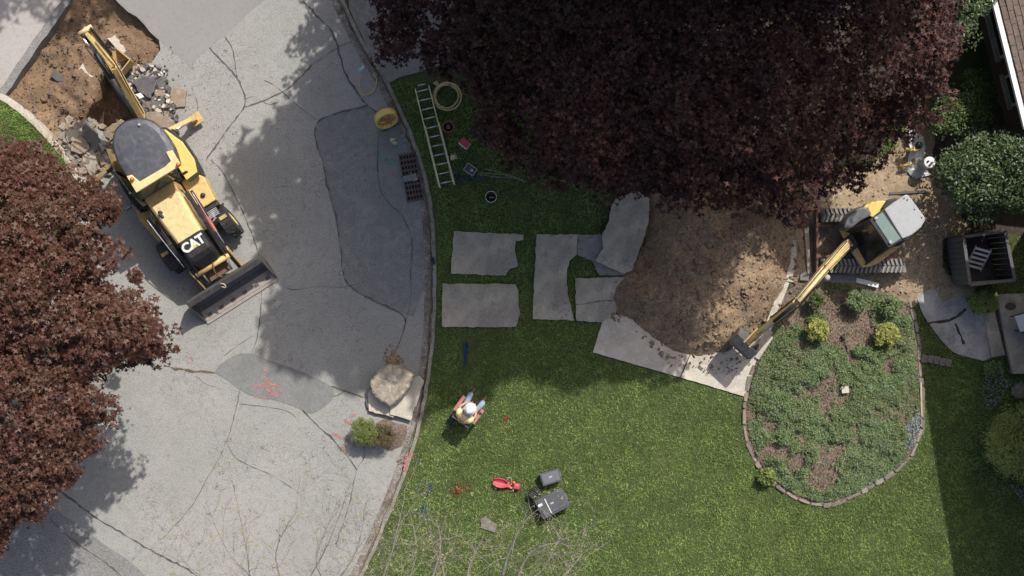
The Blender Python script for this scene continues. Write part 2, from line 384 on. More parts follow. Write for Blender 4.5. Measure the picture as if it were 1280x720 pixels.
M['coverleaf'] = leafm('vinca_leaf', [(.15, .225, .085), (.20, .28, .11), (.11, .175, .065), (.25, .33, .14), (.31, .38, .20)], .3, .5, (1.2, (.23, .24, .12), .45), .3)
M['flower'] = leafm('pale_blue_flower', [(.34, .37, .50), (.44, .47, .58), (.28, .31, .44), (.52, .54, .62)], .2, .6)
M['bud'] = leafm('yellow_green_bud', [(.42, .42, .16), (.50, .48, .22), (.34, .37, .12), (.48, .38, .24)], .35, .6)
M['deadleaf'] = leafm('dry_litter', [(.16, .11, .08), (.24, .17, .12), (.10, .07, .05), (.30, .22, .16)], .1, .8)
M['bluegrass'] = leafm('blue_painted_blade', [(.07, .15, .27), (.10, .20, .32)], .1, .6)
M['redgrass'] = leafm('red_painted_blade', [(.45, .10, .07), (.5, .16, .1)], .1, .6)
M['trackmud'] = paint('dusty_track_steel', (.26, .25, .235), .8, (.40, .34, .27), .7)
M['skylight'] = paint('skylight_pane', (.20, .27, .245), .12, (.28, .33, .30), .4)
M['darkplastic'] = paint('dark_inside', (.06, .05, .045), .7)
M['gutter'] = ground('gutter_grime', (.33, .30, .265), (.16, .13, .105), (.38, .35, .31), 1.8, 5, 40, .5, .4)
M['trackbelt'] = paint('dusty_track_belt', (.10, .095, .088), .85, (.26, .22, .17), .7)
M['sunlitleaf'] = leafm('sunlit_lime_leaf', [(.30, .36, .10), (.38, .42, .13), (.22, .29, .08), (.44, .46, .18)], .4, .6)  # lighter copy of the lime leaf; sunlight on the shrubs put into colour
M['russetleaf'] = leafm('russet_and_green_leaf', [(.16, .09, .055), (.10, .125, .04), (.20, .10, .07), (.13, .15, .05), (.24, .16, .11)], .2, .6)
# ------------------------------------------------------------------ leaf and blade scatter
def star(n=5, inner=.42, base=-.15, droop=-.12):
    """lobed leaf as a fan: verts, tris"""
    V = [(0, 0, 0)]; 
    for i in range(n * 2):
        a = 2 * PI * i / (n * 2); r = 1.0 if i % 2 == 0 else inner
        V.append((r * math.cos(a), r * math.sin(a), droop if i % 2 == 0 else .03))
    return np.array(V), np.array([(0, i + 1, (i + 1) % (n * 2) + 1) for i in range(n * 2)])
def oval(): return np.array([(-1, 0, 0), (0, .5, .08), (1, 0, -.1), (0, -.5, .08)]), np.array([(0, 2, 1), (0, 3, 2)])
STAR5 = star(5, .36); STAR4 = star(4, .34); STAR3 = star(3, .3); OVAL = oval()
def frames(nrm, rng):
    n = nrm / np.linalg.norm(nrm, axis=1, keepdims=True); a = rng.normal(size=n.shape)
    t = np.cross(n, a); t /= np.linalg.norm(t, axis=1, keepdims=True) + 1e-9
    return t, np.cross(n, t), n
def leaves(name, pos, nrm, size, m, tpl=OVAL, parent=None, seed=0):
    rng = np.random.default_rng(seed); V0, F0 = tpl; t, b, n = frames(nrm, rng)
    s = size[:, None, None]
    V = pos[:, None, :] + s * (V0[None, :, 0, None] * t[:, None] + V0[None, :, 1, None] * b[:, None] + V0[None, :, 2, None] * n[:, None])
    k = len(V0); F = F0[None] + (np.arange(len(pos)) * k)[:, None, None]
    return link(name, tri_mesh(name, V.reshape(-1, 3), F.reshape(-1, 3)), m, parent)
def clumpleaves(centres, radii, per, rng, flat=.75, low=-.25, up=.6, shell=(.72, 1.05), spray=0):
    """leaf positions and normals on the upper side of every clump"""
    C = np.repeat(centres, per, 0); R = np.repeat(radii, per)
    d = rng.normal(size=C.shape); d /= np.linalg.norm(d, axis=1, keepdims=True)
    d[:, 2] = np.where(d[:, 2] < low, -d[:, 2], d[:, 2])
    if spray:
        D = rng.normal(size=(len(centres), spray, 3)); D /= np.linalg.norm(D, axis=2, keepdims=True); D[..., 2] = np.where(D[..., 2] < low, -D[..., 2], D[..., 2])
        d = D[np.repeat(np.arange(len(centres)), per), rng.integers(0, spray, len(C))] + rng.normal(size=C.shape) * .20; d /= np.linalg.norm(d, axis=1, keepdims=True)
    rr = R * rng.uniform(shell[0], shell[1], len(R)) * np.where(rng.random(len(R)) < .07, rng.uniform(.9, 1.2, len(R)), 1)
    p = C + d * rr[:, None] * np.array([1, 1, flat])
    n = d * (1 - up) + np.array([0, 0, up]) + rng.normal(size=C.shape) * .38
    return p, n
def crown(name, parent, poly_px, zedge, ztop, dome, m, spacing, rad, per, size, seed, tpl=STAR5, lobes=.5, under=True, world=None, keep=None, lit=None, spray=0):
    rng = np.random.default_rng(seed); poly = world or PW(poly_px, zedge)
    xs = [p[0] for p in poly]; ys = [p[1] for p in poly]
    gx, gy = np.meshgrid(np.arange(min(xs), max(xs), spacing), np.arange(min(ys), max(ys), spacing))
    gx = (gx + rng.uniform(-.5, .5, gx.shape) * spacing).ravel(); gy = (gy + rng.uniform(-.5, .5, gy.shape) * spacing).ravel()
    s = sdist(gx, gy, poly); r = rng.uniform(rad[0], rad[1], len(gx))
    e_ = (s > 0) & (s < 1.0); jx, jy = gx[e_] + rng.uniform(-.3, .3, e_.sum()), gy[e_] + rng.uniform(-.3, .3, e_.sum())      # extra clumps fill the rim
    gx, gy, s, r = np.r_[gx, jx], np.r_[gy, jy], np.r_[s, sdist(jx, jy, poly)], np.r_[r, r[e_] * .75]
    k = s > r * .40
    if keep is not None: k &= keep(gx, gy)
    gx, gy, s, r = gx[k], gy[k], s[k], r[k]
    q = np.clip(s / dome, 0, 1)
    z = zedge + (ztop - zedge) * np.sqrt(1 - (1 - q) ** 2) + lobes * 2.2 * fbm(gx, gy, .55, 2, seed) + rng.uniform(-.4, .4, len(gx)) * lobes
    kk = (H - z) / (H - zedge); gx, gy = gx * kk, gy * kk
    if lit is not None:      # hang lower where the sun reaches the ground below
        for _ in range(24):
            b_ = sdist(gx - .44 * z, gy - .762 * z, lit) > -.25; z = np.where(b_ & (z > 2.4), z - .25, z)
        k = sdist(gx - .44 * z, gy - .762 * z, lit) < -.1; gx, gy, z, r = gx[k], gy[k], z[k], r[k]
    C = np.stack([gx, gy, z], 1); p, n = clumpleaves(C, r, per, rng, spray=spray)
    if under:      # second layer below, seen through the gaps
        C2 = C.copy(); C2[:, :2] += rng.uniform(-.5, .5, (len(C), 2)) * spacing; C2[:, 2] -= rng.uniform(.7, 1.4, len(C))
        k2 = sdist(C2[:, 0], C2[:, 1], poly) > .3
        p2, n2 = clumpleaves(C2[k2], r[k2] * 1.1, max(int(per * .42), 8), rng); p = np.vstack([p, p2]); n = np.vstack([n, n2])
    sz = rng.uniform(size[0], size[1], len(p))
    o = leaves(name, p, n, sz, m, tpl, parent, seed); return o, C
def limbs(parent, base, targets, r0, m, seed=0, trunk_top=2.0):
    rr = random.Random(seed); b = Vector(base); top = b + Vector((rr.uniform(-.15, .15), rr.uniform(-.15, .15), trunk_top))
    MB().tube([b, b + Vector((0, 0, .25)), b.lerp(top, .5) + Vector((.05, .03, 0)), top], [r0 * 1.45, r0 * 1.1, r0 * .95, r0 * .85], 12).build('trunk', m, parent, True)
    for i, t in enumerate(targets):
        t = Vector(t); mid = top.lerp(t, .5) + Vector((rr.uniform(-.3, .3), rr.uniform(-.3, .3), .25))
        o = MB().tube(smooth([top - Vector((0, 0, .2)), top.lerp(mid, .5), mid, mid.lerp(t, .55) + Vector((rr.uniform(-.2, .2), rr.uniform(-.2, .2), .1)), t], 3),
                  [max(.02, r0 * .55 * (1 - j / 13.5)) for j in range(13)], 6)
        for k in range(4):
            q = mid.lerp(t, rr.uniform(0, .8)); e = q + Vector((rr.uniform(-1.1, 1.1), rr.uniform(-1.1, 1.1), rr.uniform(.1, .7)))
            o.tube([q, q.lerp(e, .5) + Vector((0, 0, .1)), e], [.045, .03, .012], 5)
        o.build('limb', m, parent, True)
def shrub(name, label, cat, loc, rx, ry, hgt, m, n, size, seed, group=None, tpl=OVAL, rz=0, lump=.25, nclump=48, flat=1.0):
    """rounded shrub of leaf clumps on short stems"""
    rng = np.random.default_rng(seed); t = empty(name, loc, 0, label, cat, group)
    C = []
    for i in range(nclump):
        a = rng.uniform(0, 2 * PI); q = math.sqrt(rng.random()) * .78
        x, y = q * math.cos(a), q * math.sin(a); z = hgt * (.45 + .38 * math.sqrt(1 - q * q)) * rng.uniform(.85, 1.1)
        X, Y = x * rx, y * ry; C.append((X * math.cos(rz) - Y * math.sin(rz), X * math.sin(rz) + Y * math.cos(rz), z))
    C = np.array(C); r = rng.uniform(.75, 1.2, nclump) * min(rx, ry) * lump
    p, nn = clumpleaves(C, r, n // nclump, rng, flat, -.5, .35, (.5, 1.1)); p[:, 2] = np.maximum(p[:, 2], .02)
    leaves('foliage', p, nn, rng.uniform(size[0], size[1], len(p)), m, tpl, t, seed)
    b = MB()
    for c in C[::2]: b.tube([(0, 0, 0), (c[0] * .4, c[1] * .4, c[2] * .5), tuple(c)], [.025, .018, .008], 5)
    b.build('stem', M['bark'], t, True); return t

# ------------------------------------------------------------------ ground, road, lawn
ZL = .10                                  # lawn level above the road
kerb_px = [(60, -900), (330, -300), (400, -60), (425, 0), (455, 60), (485, 110), (510, 165), (527, 215), (537, 265), (541, 330), (540, 400), (535, 460), (522, 530), (503, 593), (478, 655), (448, 722), (400, 810), (300, 980), (100, 1300)]
K = [(p[0], p[1]) for p in smooth([(*PW([q])[0],) for q in kerb_px], 6)]
sheet('ground', [(-80, -80), (80, -80), (80, 80), (-80, 80)], -1.6, M['darksoil'])
pit_px = [(105, -120), (95, -60), (88, 0), (62, 38), (32, 78), (6, 118), (28, 132), (60, 165), (80, 190), (105, 212), (135, 218), (160, 190), (172, 160), (160, 120), (168, 98), (188, 82), (201, 62), (199, 50), (180, 30), (150, 5), (130, -20), (128, -120)]
pit = jag(PW(pit_px), .25, .035, 3)
left_lawn_px = [(-900, 60), (-200, 80), (-60, 100), (0, 122), (20, 134), (45, 155), (66, 178), (80, 192), (92, 206), (96, 230), (80, 300), (60, 380), (30, 460), (-30, 560), (-300, 700), (-900, 800)]
road = [(-30, 25)] + [(-30, -40), (K[-1][0], -40)] + list(reversed(K)) + [(-12, 40), (-30, 40)]
sheet('road', road, 0, M['asphalt'], [pit])
lawn_out = K + [(50, -22), (50, 30), (K[0][0], 30)]
hole_px = [(1176, 300), (1186, 303), (1200, 306), (1200, 340), (1196, 348), (1184, 343), (1177, 326)]
hole = jag(PW(hole_px), .1, .03, 5)
sheet('lawn', lawn_out, ZL, M['lawn'], [hole])
LL = smooth(PW(left_lawn_px), 4)
sheet('lawn_strip', LL, ZL - .01, M['lawn'])
# kerb: a real raised strip following the road edge, with a tar joint
def strip(name, path, off0, off1, z0, z1, m, kind='structure', jit=0):
    V = []; rr = random.Random(2); n = len(path)
    for i in range(n):
        a = Vector(path[max(i - 1, 0)]); b = Vector(path[min(i + 1, n - 1)]); d = (b - a).normalized(); nn = Vector((-d.y, d.x)); c = Vector(path[i])
        j = rr.uniform(-jit, jit)
        for o, z in ((off0, z0), (off0 + (.02 if off1 > off0 else -.02), z1 - abs(j) * .2), (off1, z1 - abs(j) * .2), (off1, z0)):
            q = c + nn * (o + j * .3); V.append((q.x, q.y, z))
    F = [(4 * i + k, 4 * i + k + 1, 4 * i + k + 5, 4 * i + k + 4) for i in range(n - 1) for k in range(3)]
    me = bpy.data.meshes.new(name); me.from_pydata(V, [], F); me.update(); o = link(name, me, m); fixn(o)
    if kind: o['kind'] = kind
    return o
# K runs downwards in the photo: its left normal points to the lawn side
def dense(p, step=.35):
    out = []
    for i in range(len(p) - 1):
        a = Vector(p[i]); b = Vector(p[i + 1]); k = max(1, int((b - a).length / step)); out += [tuple(a.lerp(b, j / k)) for j in range(k)]
    return out + [tuple(p[-1])]
KD = dense([k for k in K if -14 < k[1] < 14])
strip('kerb', KD, -.02, .10, -.05, .122, M['kerb'], jit=.06)
o = MB().ribbon(jag([(x - .045, y) for x, y in KD], .1, .02, 9, False), .05, .011, .8, 4).build('kerb_joint', M['weedcrack']); o['kind'] = 'structure'
strip('gutter_dirt', KD, -.26, -.06, -.02, .007, M['gutter'], jit=0)
lk = dense(smooth(PW([(-60, 98), (0, 121), (20, 133), (45, 154), (66, 177), (82, 195), (98, 222), (110, 250), (112, 300)]), 4))
strip('kerb', lk, -.10, .10, -.3, .13, M['slabwarm'], jit=.03)
# driveways and panels
sheet('driveway', PW([(-900, 60), (-200, 60), (-60, 92), (0, 116), (84, -3), (98, -60), (120, -300), (-900, -300)]), .006, M['drive'])
strip('kerb', [tuple(p) for p in jag(dense(PW([(1, 121), (50, 48), (82, 4), (100, -60), (110, -120)])), .2, .014, 5, False)], -.13, .12, -.4, .045, M['asphalt_dark'], jit=.04)
sheet('road_panel', jag(PW([(135, -200), (149, 4), (180, 28), (201, 52), (237, 82), (330, 0), (420, -90), (420, -200)]), .4, .01, 1), .006, M['newconc'])
sheet('road_patch', jag(PW([(478, 142), (456, 131), (413, 144), (397, 153), (393, 168), (404, 204), (413, 247), (423, 293), (430, 342), (442, 362), (470, 379), (500, 392), (517, 396), (531, 360), (532, 300), (524, 240), (510, 190), (495, 150)]), .3, .02, 2), .005, M['asphalt_smooth'])
sheet('road_repair', jag(smooth(PW([(269, 465), (279, 453), (294, 444), (314, 442), (333, 449), (356, 457), (383, 467), (414, 483), (417, 496), (406, 508), (389, 517), (372, 510), (356, 504), (339, 499), (322, 497), (300, 487), (283, 474)]), 3, True), .12, .012, 4), .010, M['asphalt_oval'])
sheet('road_lane', jag(PW([(-300, 560), (40, 610), (75, 640), (112, 668), (160, 700), (250, 790), (-300, 900)]), .3, .03, 6), .005, M['asphalt_dark'])
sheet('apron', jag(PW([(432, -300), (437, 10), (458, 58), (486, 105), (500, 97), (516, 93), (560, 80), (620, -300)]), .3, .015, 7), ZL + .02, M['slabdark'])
# sealed and open cracks
cracks = [
 ([(262, 60), (297, 99), (306, 124), (304, 136), (285, 161), (258, 200)], .05, 'tar'), ([(281, 45), (291, 62), (294, 80), (297, 99)], .035, 'tar'),
 ([(306, 134), (326, 127), (347, 118), (367, 105), (390, 81)], .045, 'weedcrack'), ([(390, 81), (421, 60), (440, 52)], .02, 'tar'),
 ([(378, 0), (395, 18), (415, 40), (424, 66), (433, 95), (445, 113), (458, 130), (478, 145)], .06, 'tar'),
 ([(460, 131), (436, 138), (413, 144), (398, 153), (393, 165), (397, 184), (404, 204), (413, 247), (420, 270), (423, 293), (427, 320), (429, 342), (440, 360), (470, 377), (500, 391), (507, 402)], .055, 'tar'),
 ([(264, 200), (276, 212), (285, 227), (295, 247), (304, 266), (322, 313), (326, 345), (327, 370), (322, 420), (314, 442)], .03, 'tar'),
 ([(478, 145), (473, 175), (472, 200), (475, 235), (487, 255), (503, 270), (515, 300), (513, 340), (514, 370), (507, 402), (499, 430)], .035, 'tar'),
 ([(350, 357), (370, 362), (395, 358), (430, 359), (455, 352)], .02, 'tar'), ([(205, 457), (225, 461), (245, 464), (269, 466)], .09, 'weedcrack'),
 ([(300, 488), (293, 520), (280, 560), (258, 600), (240, 632), (205, 672)], .025, 'weedcrack'),
 ([(378, 512), (395, 530), (412, 545), (430, 565), (446, 587)], .05, 'tar'), ([(455, 558), (455, 572), (446, 587), (441, 610), (434, 640), (420, 680)], .035, 'tar'),
 ([(414, 483), (430, 488), (455, 497)], .05, 'weedcrack'), ([(417, 496), (426, 492), (432, 487)], .03, 'tar'),
 ([(75, 612), (110, 640), (150, 665), (190, 688), (235, 712), (262, 732)], .055, 'tar'), ([(62, 648), (80, 665), (100, 682), (130, 702), (170, 735)], .05, 'weedcrack'),
 ([(330, 100), (345, 108), (370, 130), (395, 150)], .015, 'tar'), ([(284, 555), (295, 572), (312, 582), (340, 594), (365, 610)], .015, 'tar'),
 ([(245, 470), (258, 480), (272, 484)], .015, 'tar'), ([(300, 505), (330, 508), (360, 514), (372, 525)], .014, 'tar'),
 ([(317, 419), (300, 430), (280, 445)], .015, 'tar'), ([(240, 110), (247, 130), (246, 148)], .012, 'tar'), ([(306, 124), (318, 121), (335, 130), (348, 128)], .014, 'tar')]
for i, (p, wd, mm) in enumerate(cracks):
    path = jag(smooth(PW(p), 4), .10, .012, 20 + i, False)
    o = MB().ribbon(path, wd * .62, .013 + .0007 * (i % 5), .85, i).build('crack_seal' if mm == 'tar' else 'road_crack', M[mm]); o['kind'] = 'structure'
# pit
trench = PW([(150, 60), (165, 100), (150, 150), (120, 190), (95, 170), (112, 130), (125, 90)])
trench = PW([(125, 95), (142, 92), (158, 110), (166, 140), (150, 165), (122, 190), (92, 196), (84, 182), (105, 158), (118, 130)])
def pitz(X, Y, S):
    z = -.42 + .55 * fbm(X, Y, .7, 5, 3) * np.clip(S + .3, .2, .8) + .10 * fbm(X, Y, 4, 3, 5) + .14 * np.clip(.45 - S, 0, .6) / .45
    z = z + .05 * fbm(X, Y, 9, 2, 44) + .09 * np.abs(fbm(X, Y, 1.8, 3, 45)); z = z - .75 * np.clip((sdist(X, Y, trench) + .12) / .25, 0, 1)
    return np.minimum(z, -.03)
hfield('pit_soil', pit, pitz, M['soil'], .07, .25)
MB().prism(jag(PW([(70, -60), (250, -60), (215, 35), (250, 250), (40, 250), (-20, 110)]), 1, .05, 2), -1.55, -1.45).build('pit_floor', M['darksoil'])['kind'] = 'structure'
o = MB()      # cut faces of the asphalt round the pit
n_ = len(pit)
for i in range(n_):
    a, b_ = pit[i], pit[(i + 1) % n_]; o.add([(a[0], a[1], -.001), (b_[0], b_[1], -.001), (b_[0], b_[1], -.16), (a[0], a[1], -.16)], [(0, 1, 2, 3)])
o.build('pit_edge', M['tar'])['kind'] = 'structure'
# dirt round the excavator
dirt_px = [(985, 300), (1002, 262), (1030, 238), (1056, 214), (1095, 212), (1112, 196), (1140, 165), (1160, 168), (1168, 200), (1200, 250), (1205, 285), (1176, 300), (1178, 345), (1200, 352), (1215, 365), (1200, 375), (1150, 372), (1140, 382), (1132, 376), (1080, 360), (1015, 362), (985, 350)]
def dirtz(X, Y, S): return ZL + .09 * np.clip(S / .3, -1, 1) + .10 * fbm(X, Y, 1.3, 4, 9) + .035 * fbm(X, Y, 7, 2, 4) + .03
DP = jag(PW(dirt_px), .25, .06, 8)
hfield('dirt', DP, dirtz, M['dirt'], .07, .3, hole=hole)
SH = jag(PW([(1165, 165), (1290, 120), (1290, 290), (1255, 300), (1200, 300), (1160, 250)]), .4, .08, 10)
hfield('soil_and_shade', SH, lambda X, Y, S: ZL + .05 * np.clip(S / .3, -1, 1) + .05 * fbm(X, Y, 2, 3, 2) + .01, M['darksoil'], .14, .3)
# hole sides
o = MB()
for i in range(len(hole)):
    a, b_ = hole[i], hole[(i + 1) % len(hole)]; o.add([(a[0], a[1], ZL + .15), (b_[0], b_[1], ZL + .15), (b_[0], b_[1], -1.5), (a[0], a[1], -1.5)], [(0, 1, 2, 3)])
o.build('hole_side', M['darksoil'])['kind'] = 'structure'
# bed
bed_px = [(1000, 352), (1060, 352), (1132, 374), (1141, 395), (1147, 425), (1150, 470), (1151, 520), (1147, 548), (1128, 580), (1095, 603), (1060, 622), (1030, 630), (1000, 624), (970, 606), (948, 582), (934, 552), (929, 518), (934, 480), (942, 455), (956, 420), (975, 380)]
BP = smooth(PW(bed_px), 3, True)
def bedz(X, Y, S): return ZL + .02 + .16 * np.clip(S / 1.2, -.2, 1) + .05 * fbm(X, Y, 1.5, 3, 12) + .03 * fbm(X, Y, 9, 2, 1)
hfield('bed_soil', BP, bedz, M['mulch'], .09, .12)
# mound
mound_px = [(812, 236), (803, 300), (786, 336), (768, 356), (762, 385), (790, 403), (815, 425), (842, 441), (872, 447), (905, 441), (925, 432), (945, 410), (975, 375), (988, 340), (994, 300), (1000, 262), (975, 240), (930, 225), (860, 215)]
MP = smooth(PW(mound_px), 3, True)
def moundz(X, Y, S):
    q = np.clip(S / 1.9, -.15, 1)
    return ZL + 1.0 * np.where(q > 0, np.sin(np.clip(q, 0, 1) * PI / 2), q * 2) * (1 + .28 * fbm(X, Y, .5, 2, 31)) + (.24 * fbm(X, Y, 1.3, 5, 21) - .16 * np.abs(fbm(X * .7 + Y * .5, Y * .7 - X * .5, 1.1, 3, 28))) * np.clip(S * 3, 0, 1) + .05 * fbm(X, Y, 6, 3, 22)
mo = hfield('soil_mound', MP, moundz, M['mound'], .06, .3, kind=None)
tag(mo, 'large mound of brown excavated soil beside the digger bucket', 'soil mound')
def clods(name, n, poly, zf, smin, smax, m, seed, parent=None, edge=-.2, power=2.5, lab=None):
    rng = np.random.default_rng(seed); xs = [p[0] for p in poly]; ys = [p[1] for p in poly]
    X = rng.uniform(min(xs) - .3, max(xs) + .3, n * 3); Y = rng.uniform(min(ys) - .3, max(ys) + .3, n * 3); S = sdist(X, Y, poly)
    k = (S > edge) & (rng.random(n * 3) < np.where(S < 0, .5, 1)); X, Y, S = X[k][:n], Y[k][:n], S[k][:n]
    Z = zf(X, Y, S); s = smin + (smax - smin) * rng.random(len(X)) ** power
    base = np.array([(1, 0, 0), (-1, 0, 0), (0, 1, 0), (0, -1, 0), (0, 0, .8), (0, 0, -.6), (.6, .6, .35), (-.6, .6, .3), (-.6, -.6, .35), (.6, -.6, .3)])
    F0 = np.array([(4, 0, 6), (4, 6, 2), (4, 2, 7), (4, 7, 1), (4, 1, 8), (4, 8, 3), (4, 3, 9), (4, 9, 0), (5, 6, 0), (5, 2, 6), (5, 7, 2), (5, 1, 7), (5, 8, 1), (5, 3, 8), (5, 9, 3), (5, 0, 9)])
    V = base[None] * rng.uniform(.45, 1.35, (len(X), 10, 1)) * np.stack([rng.uniform(.6, 1.3, len(X)), rng.uniform(.6, 1.3, len(X)), rng.uniform(.35, .9, len(X))], 1)[:, None, :] + rng.uniform(-.15, .15, (len(X), 10, 3)) ; a = rng.uniform(0, 2 * PI, len(X)); c, sn = np.cos(a)[:, None], np.sin(a)[:, None]
    st = rng.uniform(.7, 1.4, (len(X), 1))
    Vx = (V[..., 0] * st * c - V[..., 1] * sn); Vy = (V[..., 0] * st * sn + V[..., 1] * c)
    V = np.stack([Vx, Vy, V[..., 2]], 2) * s[:, None, None] + np.stack([X, Y, np.maximum(Z, ZL * 0 - 2)], 1)[:, None]
    F = F0[None] + (np.arange(len(X)) * 10)[:, None, None]
    o = link(name, tri_mesh(name, V.reshape(-1, 3), F.reshape(-1, 3)), m, parent)
    if parent is None: o['kind'] = 'stuff'
    if lab: o['label'] = lab[0]; o['category'] = lab[1]
    return o
clods('soil_clods', 5600, MP, lambda X, Y, S: np.where(S > 0, moundz(X, Y, S), ZL + .08), .008, .085, M['mound'], 3, power=5, lab=('loose brown soil clods over the mound and its spill', 'soil'))
clods('soil_clods', 1500, pit, lambda X, Y, S: pitz(X, Y, S) , .012, .07, M['soil'], 4, edge=.05, lab=('orange soil crumbs in the road pit', 'soil'))
clods('soil_clods', 1500, DP, dirtz, .01, .05, M['dirt'], 5, edge=.05, lab=('pale dirt crumbs around the mini excavator', 'soil'))
clods('soil_clods', 1100, PW([(790, 400), (815, 430), (850, 448), (900, 452), (935, 440), (960, 455), (900, 470), (830, 455)]), lambda X, Y, S: ZL + .11 + 0 * X, .006, .05, M['mound'], 6, edge=0, power=5, lab=('scattered crumbs of soil on the pale walkway', 'soil'))

# grass blades: real, short and countless
def blades(name, n, poly, excl, m, hgt, wd, seed, z=ZL, rect=None, lab=None, keep=None):
    rng = np.random.default_rng(seed); xs = [p[0] for p in poly]; ys = [p[1] for p in poly]
    x0, x1, y0, y1 = rect or (min(xs), max(xs), min(ys), max(ys))
    X = rng.uniform(x0, x1, n); Y = rng.uniform(y0, y1, n); k = sdist(X, Y, poly) > .0
    for e in excl: k &= sdist(X, Y, e) < 0
    if keep is not None: k &= keep(X, Y, rng)
    X, Y = X[k], Y[k]; h = rng.uniform(hgt[0], hgt[1], len(X)) * (1 + .5 * fbm(X, Y, 1.6, 3, 7)); a = rng.uniform(0, 2 * PI, len(X)); w_ = rng.uniform(wd[0], wd[1], len(X))
    lx, ly = rng.normal(size=len(X)) * h * .75, rng.normal(size=len(X)) * h * .75; B = np.stack([X, Y, np.full(len(X), z)], 1)
    d = np.stack([np.cos(a) * w_, np.sin(a) * w_, 0 * a], 1); T = B + np.stack([lx, ly, h], 1)
    V = np.stack([B - d, B + d, T], 1).reshape(-1, 3); F = np.arange(len(V)).reshape(-1, 3)
    o = link(name, tri_mesh(name, V, F), m); o['kind'] = 'stuff'
    if lab: o['label'] = lab; o['category'] = 'grass'
    return o
PADP = jag(smooth(PW([(1145, 362), (1175, 357), (1195, 362), (1206, 375), (1215, 392), (1228, 392), (1237, 447), (1212, 447), (1190, 440), (1175, 425), (1160, 405), (1150, 388)]), 2, True), .15, .015, 11)
WALKP = PW([(753, 392), (741, 441), (848, 472), (931, 496), (958, 415), (860, 430)])
lawnv = [(x, y) for x, y in KD if -9.5 < y < 9.5]; lawnv = [(x + .17, y) for x, y in lawnv] + [(16.5, -9.5), (16.5, 9.5)]
maple_shade = jag(PW([(700, 215), (730, 228), (760, 238), (900, 250), (1010, 240), (1080, 200), (1130, 150), (1190, 100), (1200, -60), (1180, -260), (690, -260), (660, 60)]), .5, .15, 31)
hfield('soil_and_shade', maple_shade, lambda X, Y, S: ZL + .03 * np.clip(S / .4, -1, 1) + .04 * fbm(X, Y, 2, 3, 2), M['darksoil'], .25, .3)  # dark sheet over the lawn; the maple's shade put into its colour
ex = [BP, DP, PADP, WALKP, SH, MP, maple_shade]
blades('grass', 400000, lawnv, ex, M['grassleaf'], (.03, .075), (.007, .016), 11, rect=(-5, 16.5, -9.2, 6), lab='mown green lawn between the kerb and the planted bed')
blades('grass', 52000, lawnv, ex, M['grassbrown'], (.03, .07), (.008, .016), 12, rect=(-5, 16.5, -9.2, 6), lab='yellowed blades scattered through the lawn', keep=lambda X, Y, r: r.random(len(X)) < np.clip(fbm(X, Y, .5, 4, 77) * 2.2 + .25, .06, 1))
blades('grass', 40000, LL, [], M['grassleaf'], (.03, .075), (.007, .016), 13, rect=(-16, -12, 2.5, 6.5), lab='small strip of lawn beside the left kerb')

clods('soil_clods', 260, PW([(735, 250), (765, 236), (770, 260), (768, 350), (735, 350), (700, 410), (745, 430), (740, 445), (690, 430)]), lambda X, Y, S: ZL + .10 + 0 * X, .008, .03, M['mound'], 14, edge=0, lab=('soil crumbs scattered over the slabs and grass left of the mound', 'soil'))
clods('soil_clods', 500, PW([(150, 215), (205, 170), (240, 110), (225, 60), (300, 160), (270, 230), (300, 330), (250, 300)]), lambda X, Y, S: .004 + 0 * X, .005, .022, M['mound'], 15, edge=0, lab=('crumbs of earth on the road beside the backhoe', 'soil'))
clods('soil_clods', 350, PW([(488, 160), (520, 165), (538, 265), (538, 400), (528, 470), (515, 440), (522, 300), (500, 220)]), lambda X, Y, S: .008 + 0 * X, .005, .02, M['deadleaf'], 16, edge=0, lab=('dead leaves and grit gathered in the kerb gutter', 'litter'))

def shards(name, n, poly, zf, smin, smax, m, seed, lab, power=2.5):
    """angular broken plates lying at odd tilts"""
    rr = random.Random(seed); xs = [p[0] for p in poly]; ys = [p[1] for p in poly]; mb = MB(); k = 0
    while k < n:
        x, y = rr.uniform(min(xs), max(xs)), rr.uniform(min(ys), max(ys)); sd = float(sdist(x, y, poly))
        if sd < -.12: continue
        k += 1; s_ = smin + (smax - smin) * rr.random() ** power; q = rr.choice([4, 5, 5, 6]); a0 = rr.uniform(0, 6.3)
        pl_ = [(s_ * rr.uniform(.6, 1.2) * math.cos(a0 + 2 * PI * i / q), s_ * rr.uniform(.45, 1.0) * math.sin(a0 + 2 * PI * i / q)) for i in range(q)]
        T = Matrix.Translation((x, y, float(zf(np.array(x), np.array(y), np.array(sd))))) @ Matrix.Rotation(rr.uniform(0, 6.3), 4, 'Z') @ Matrix.Rotation(rr.gauss(0, .35), 4, 'X') @ Matrix.Rotation(rr.gauss(0, .3), 4, 'Y')
        mb.prism(pl_, 0, min(.09, s_ * rr.uniform(.4, .9)), T, inset=.06)
    o = mb.build(name, m, None); fixn(o); return tag(o, lab[0], lab[1], None, 'stuff')
# ------------------------------------------------------------------ house, patio and garden at the right
def tb(px, py, h=0): return P(px, py, h)
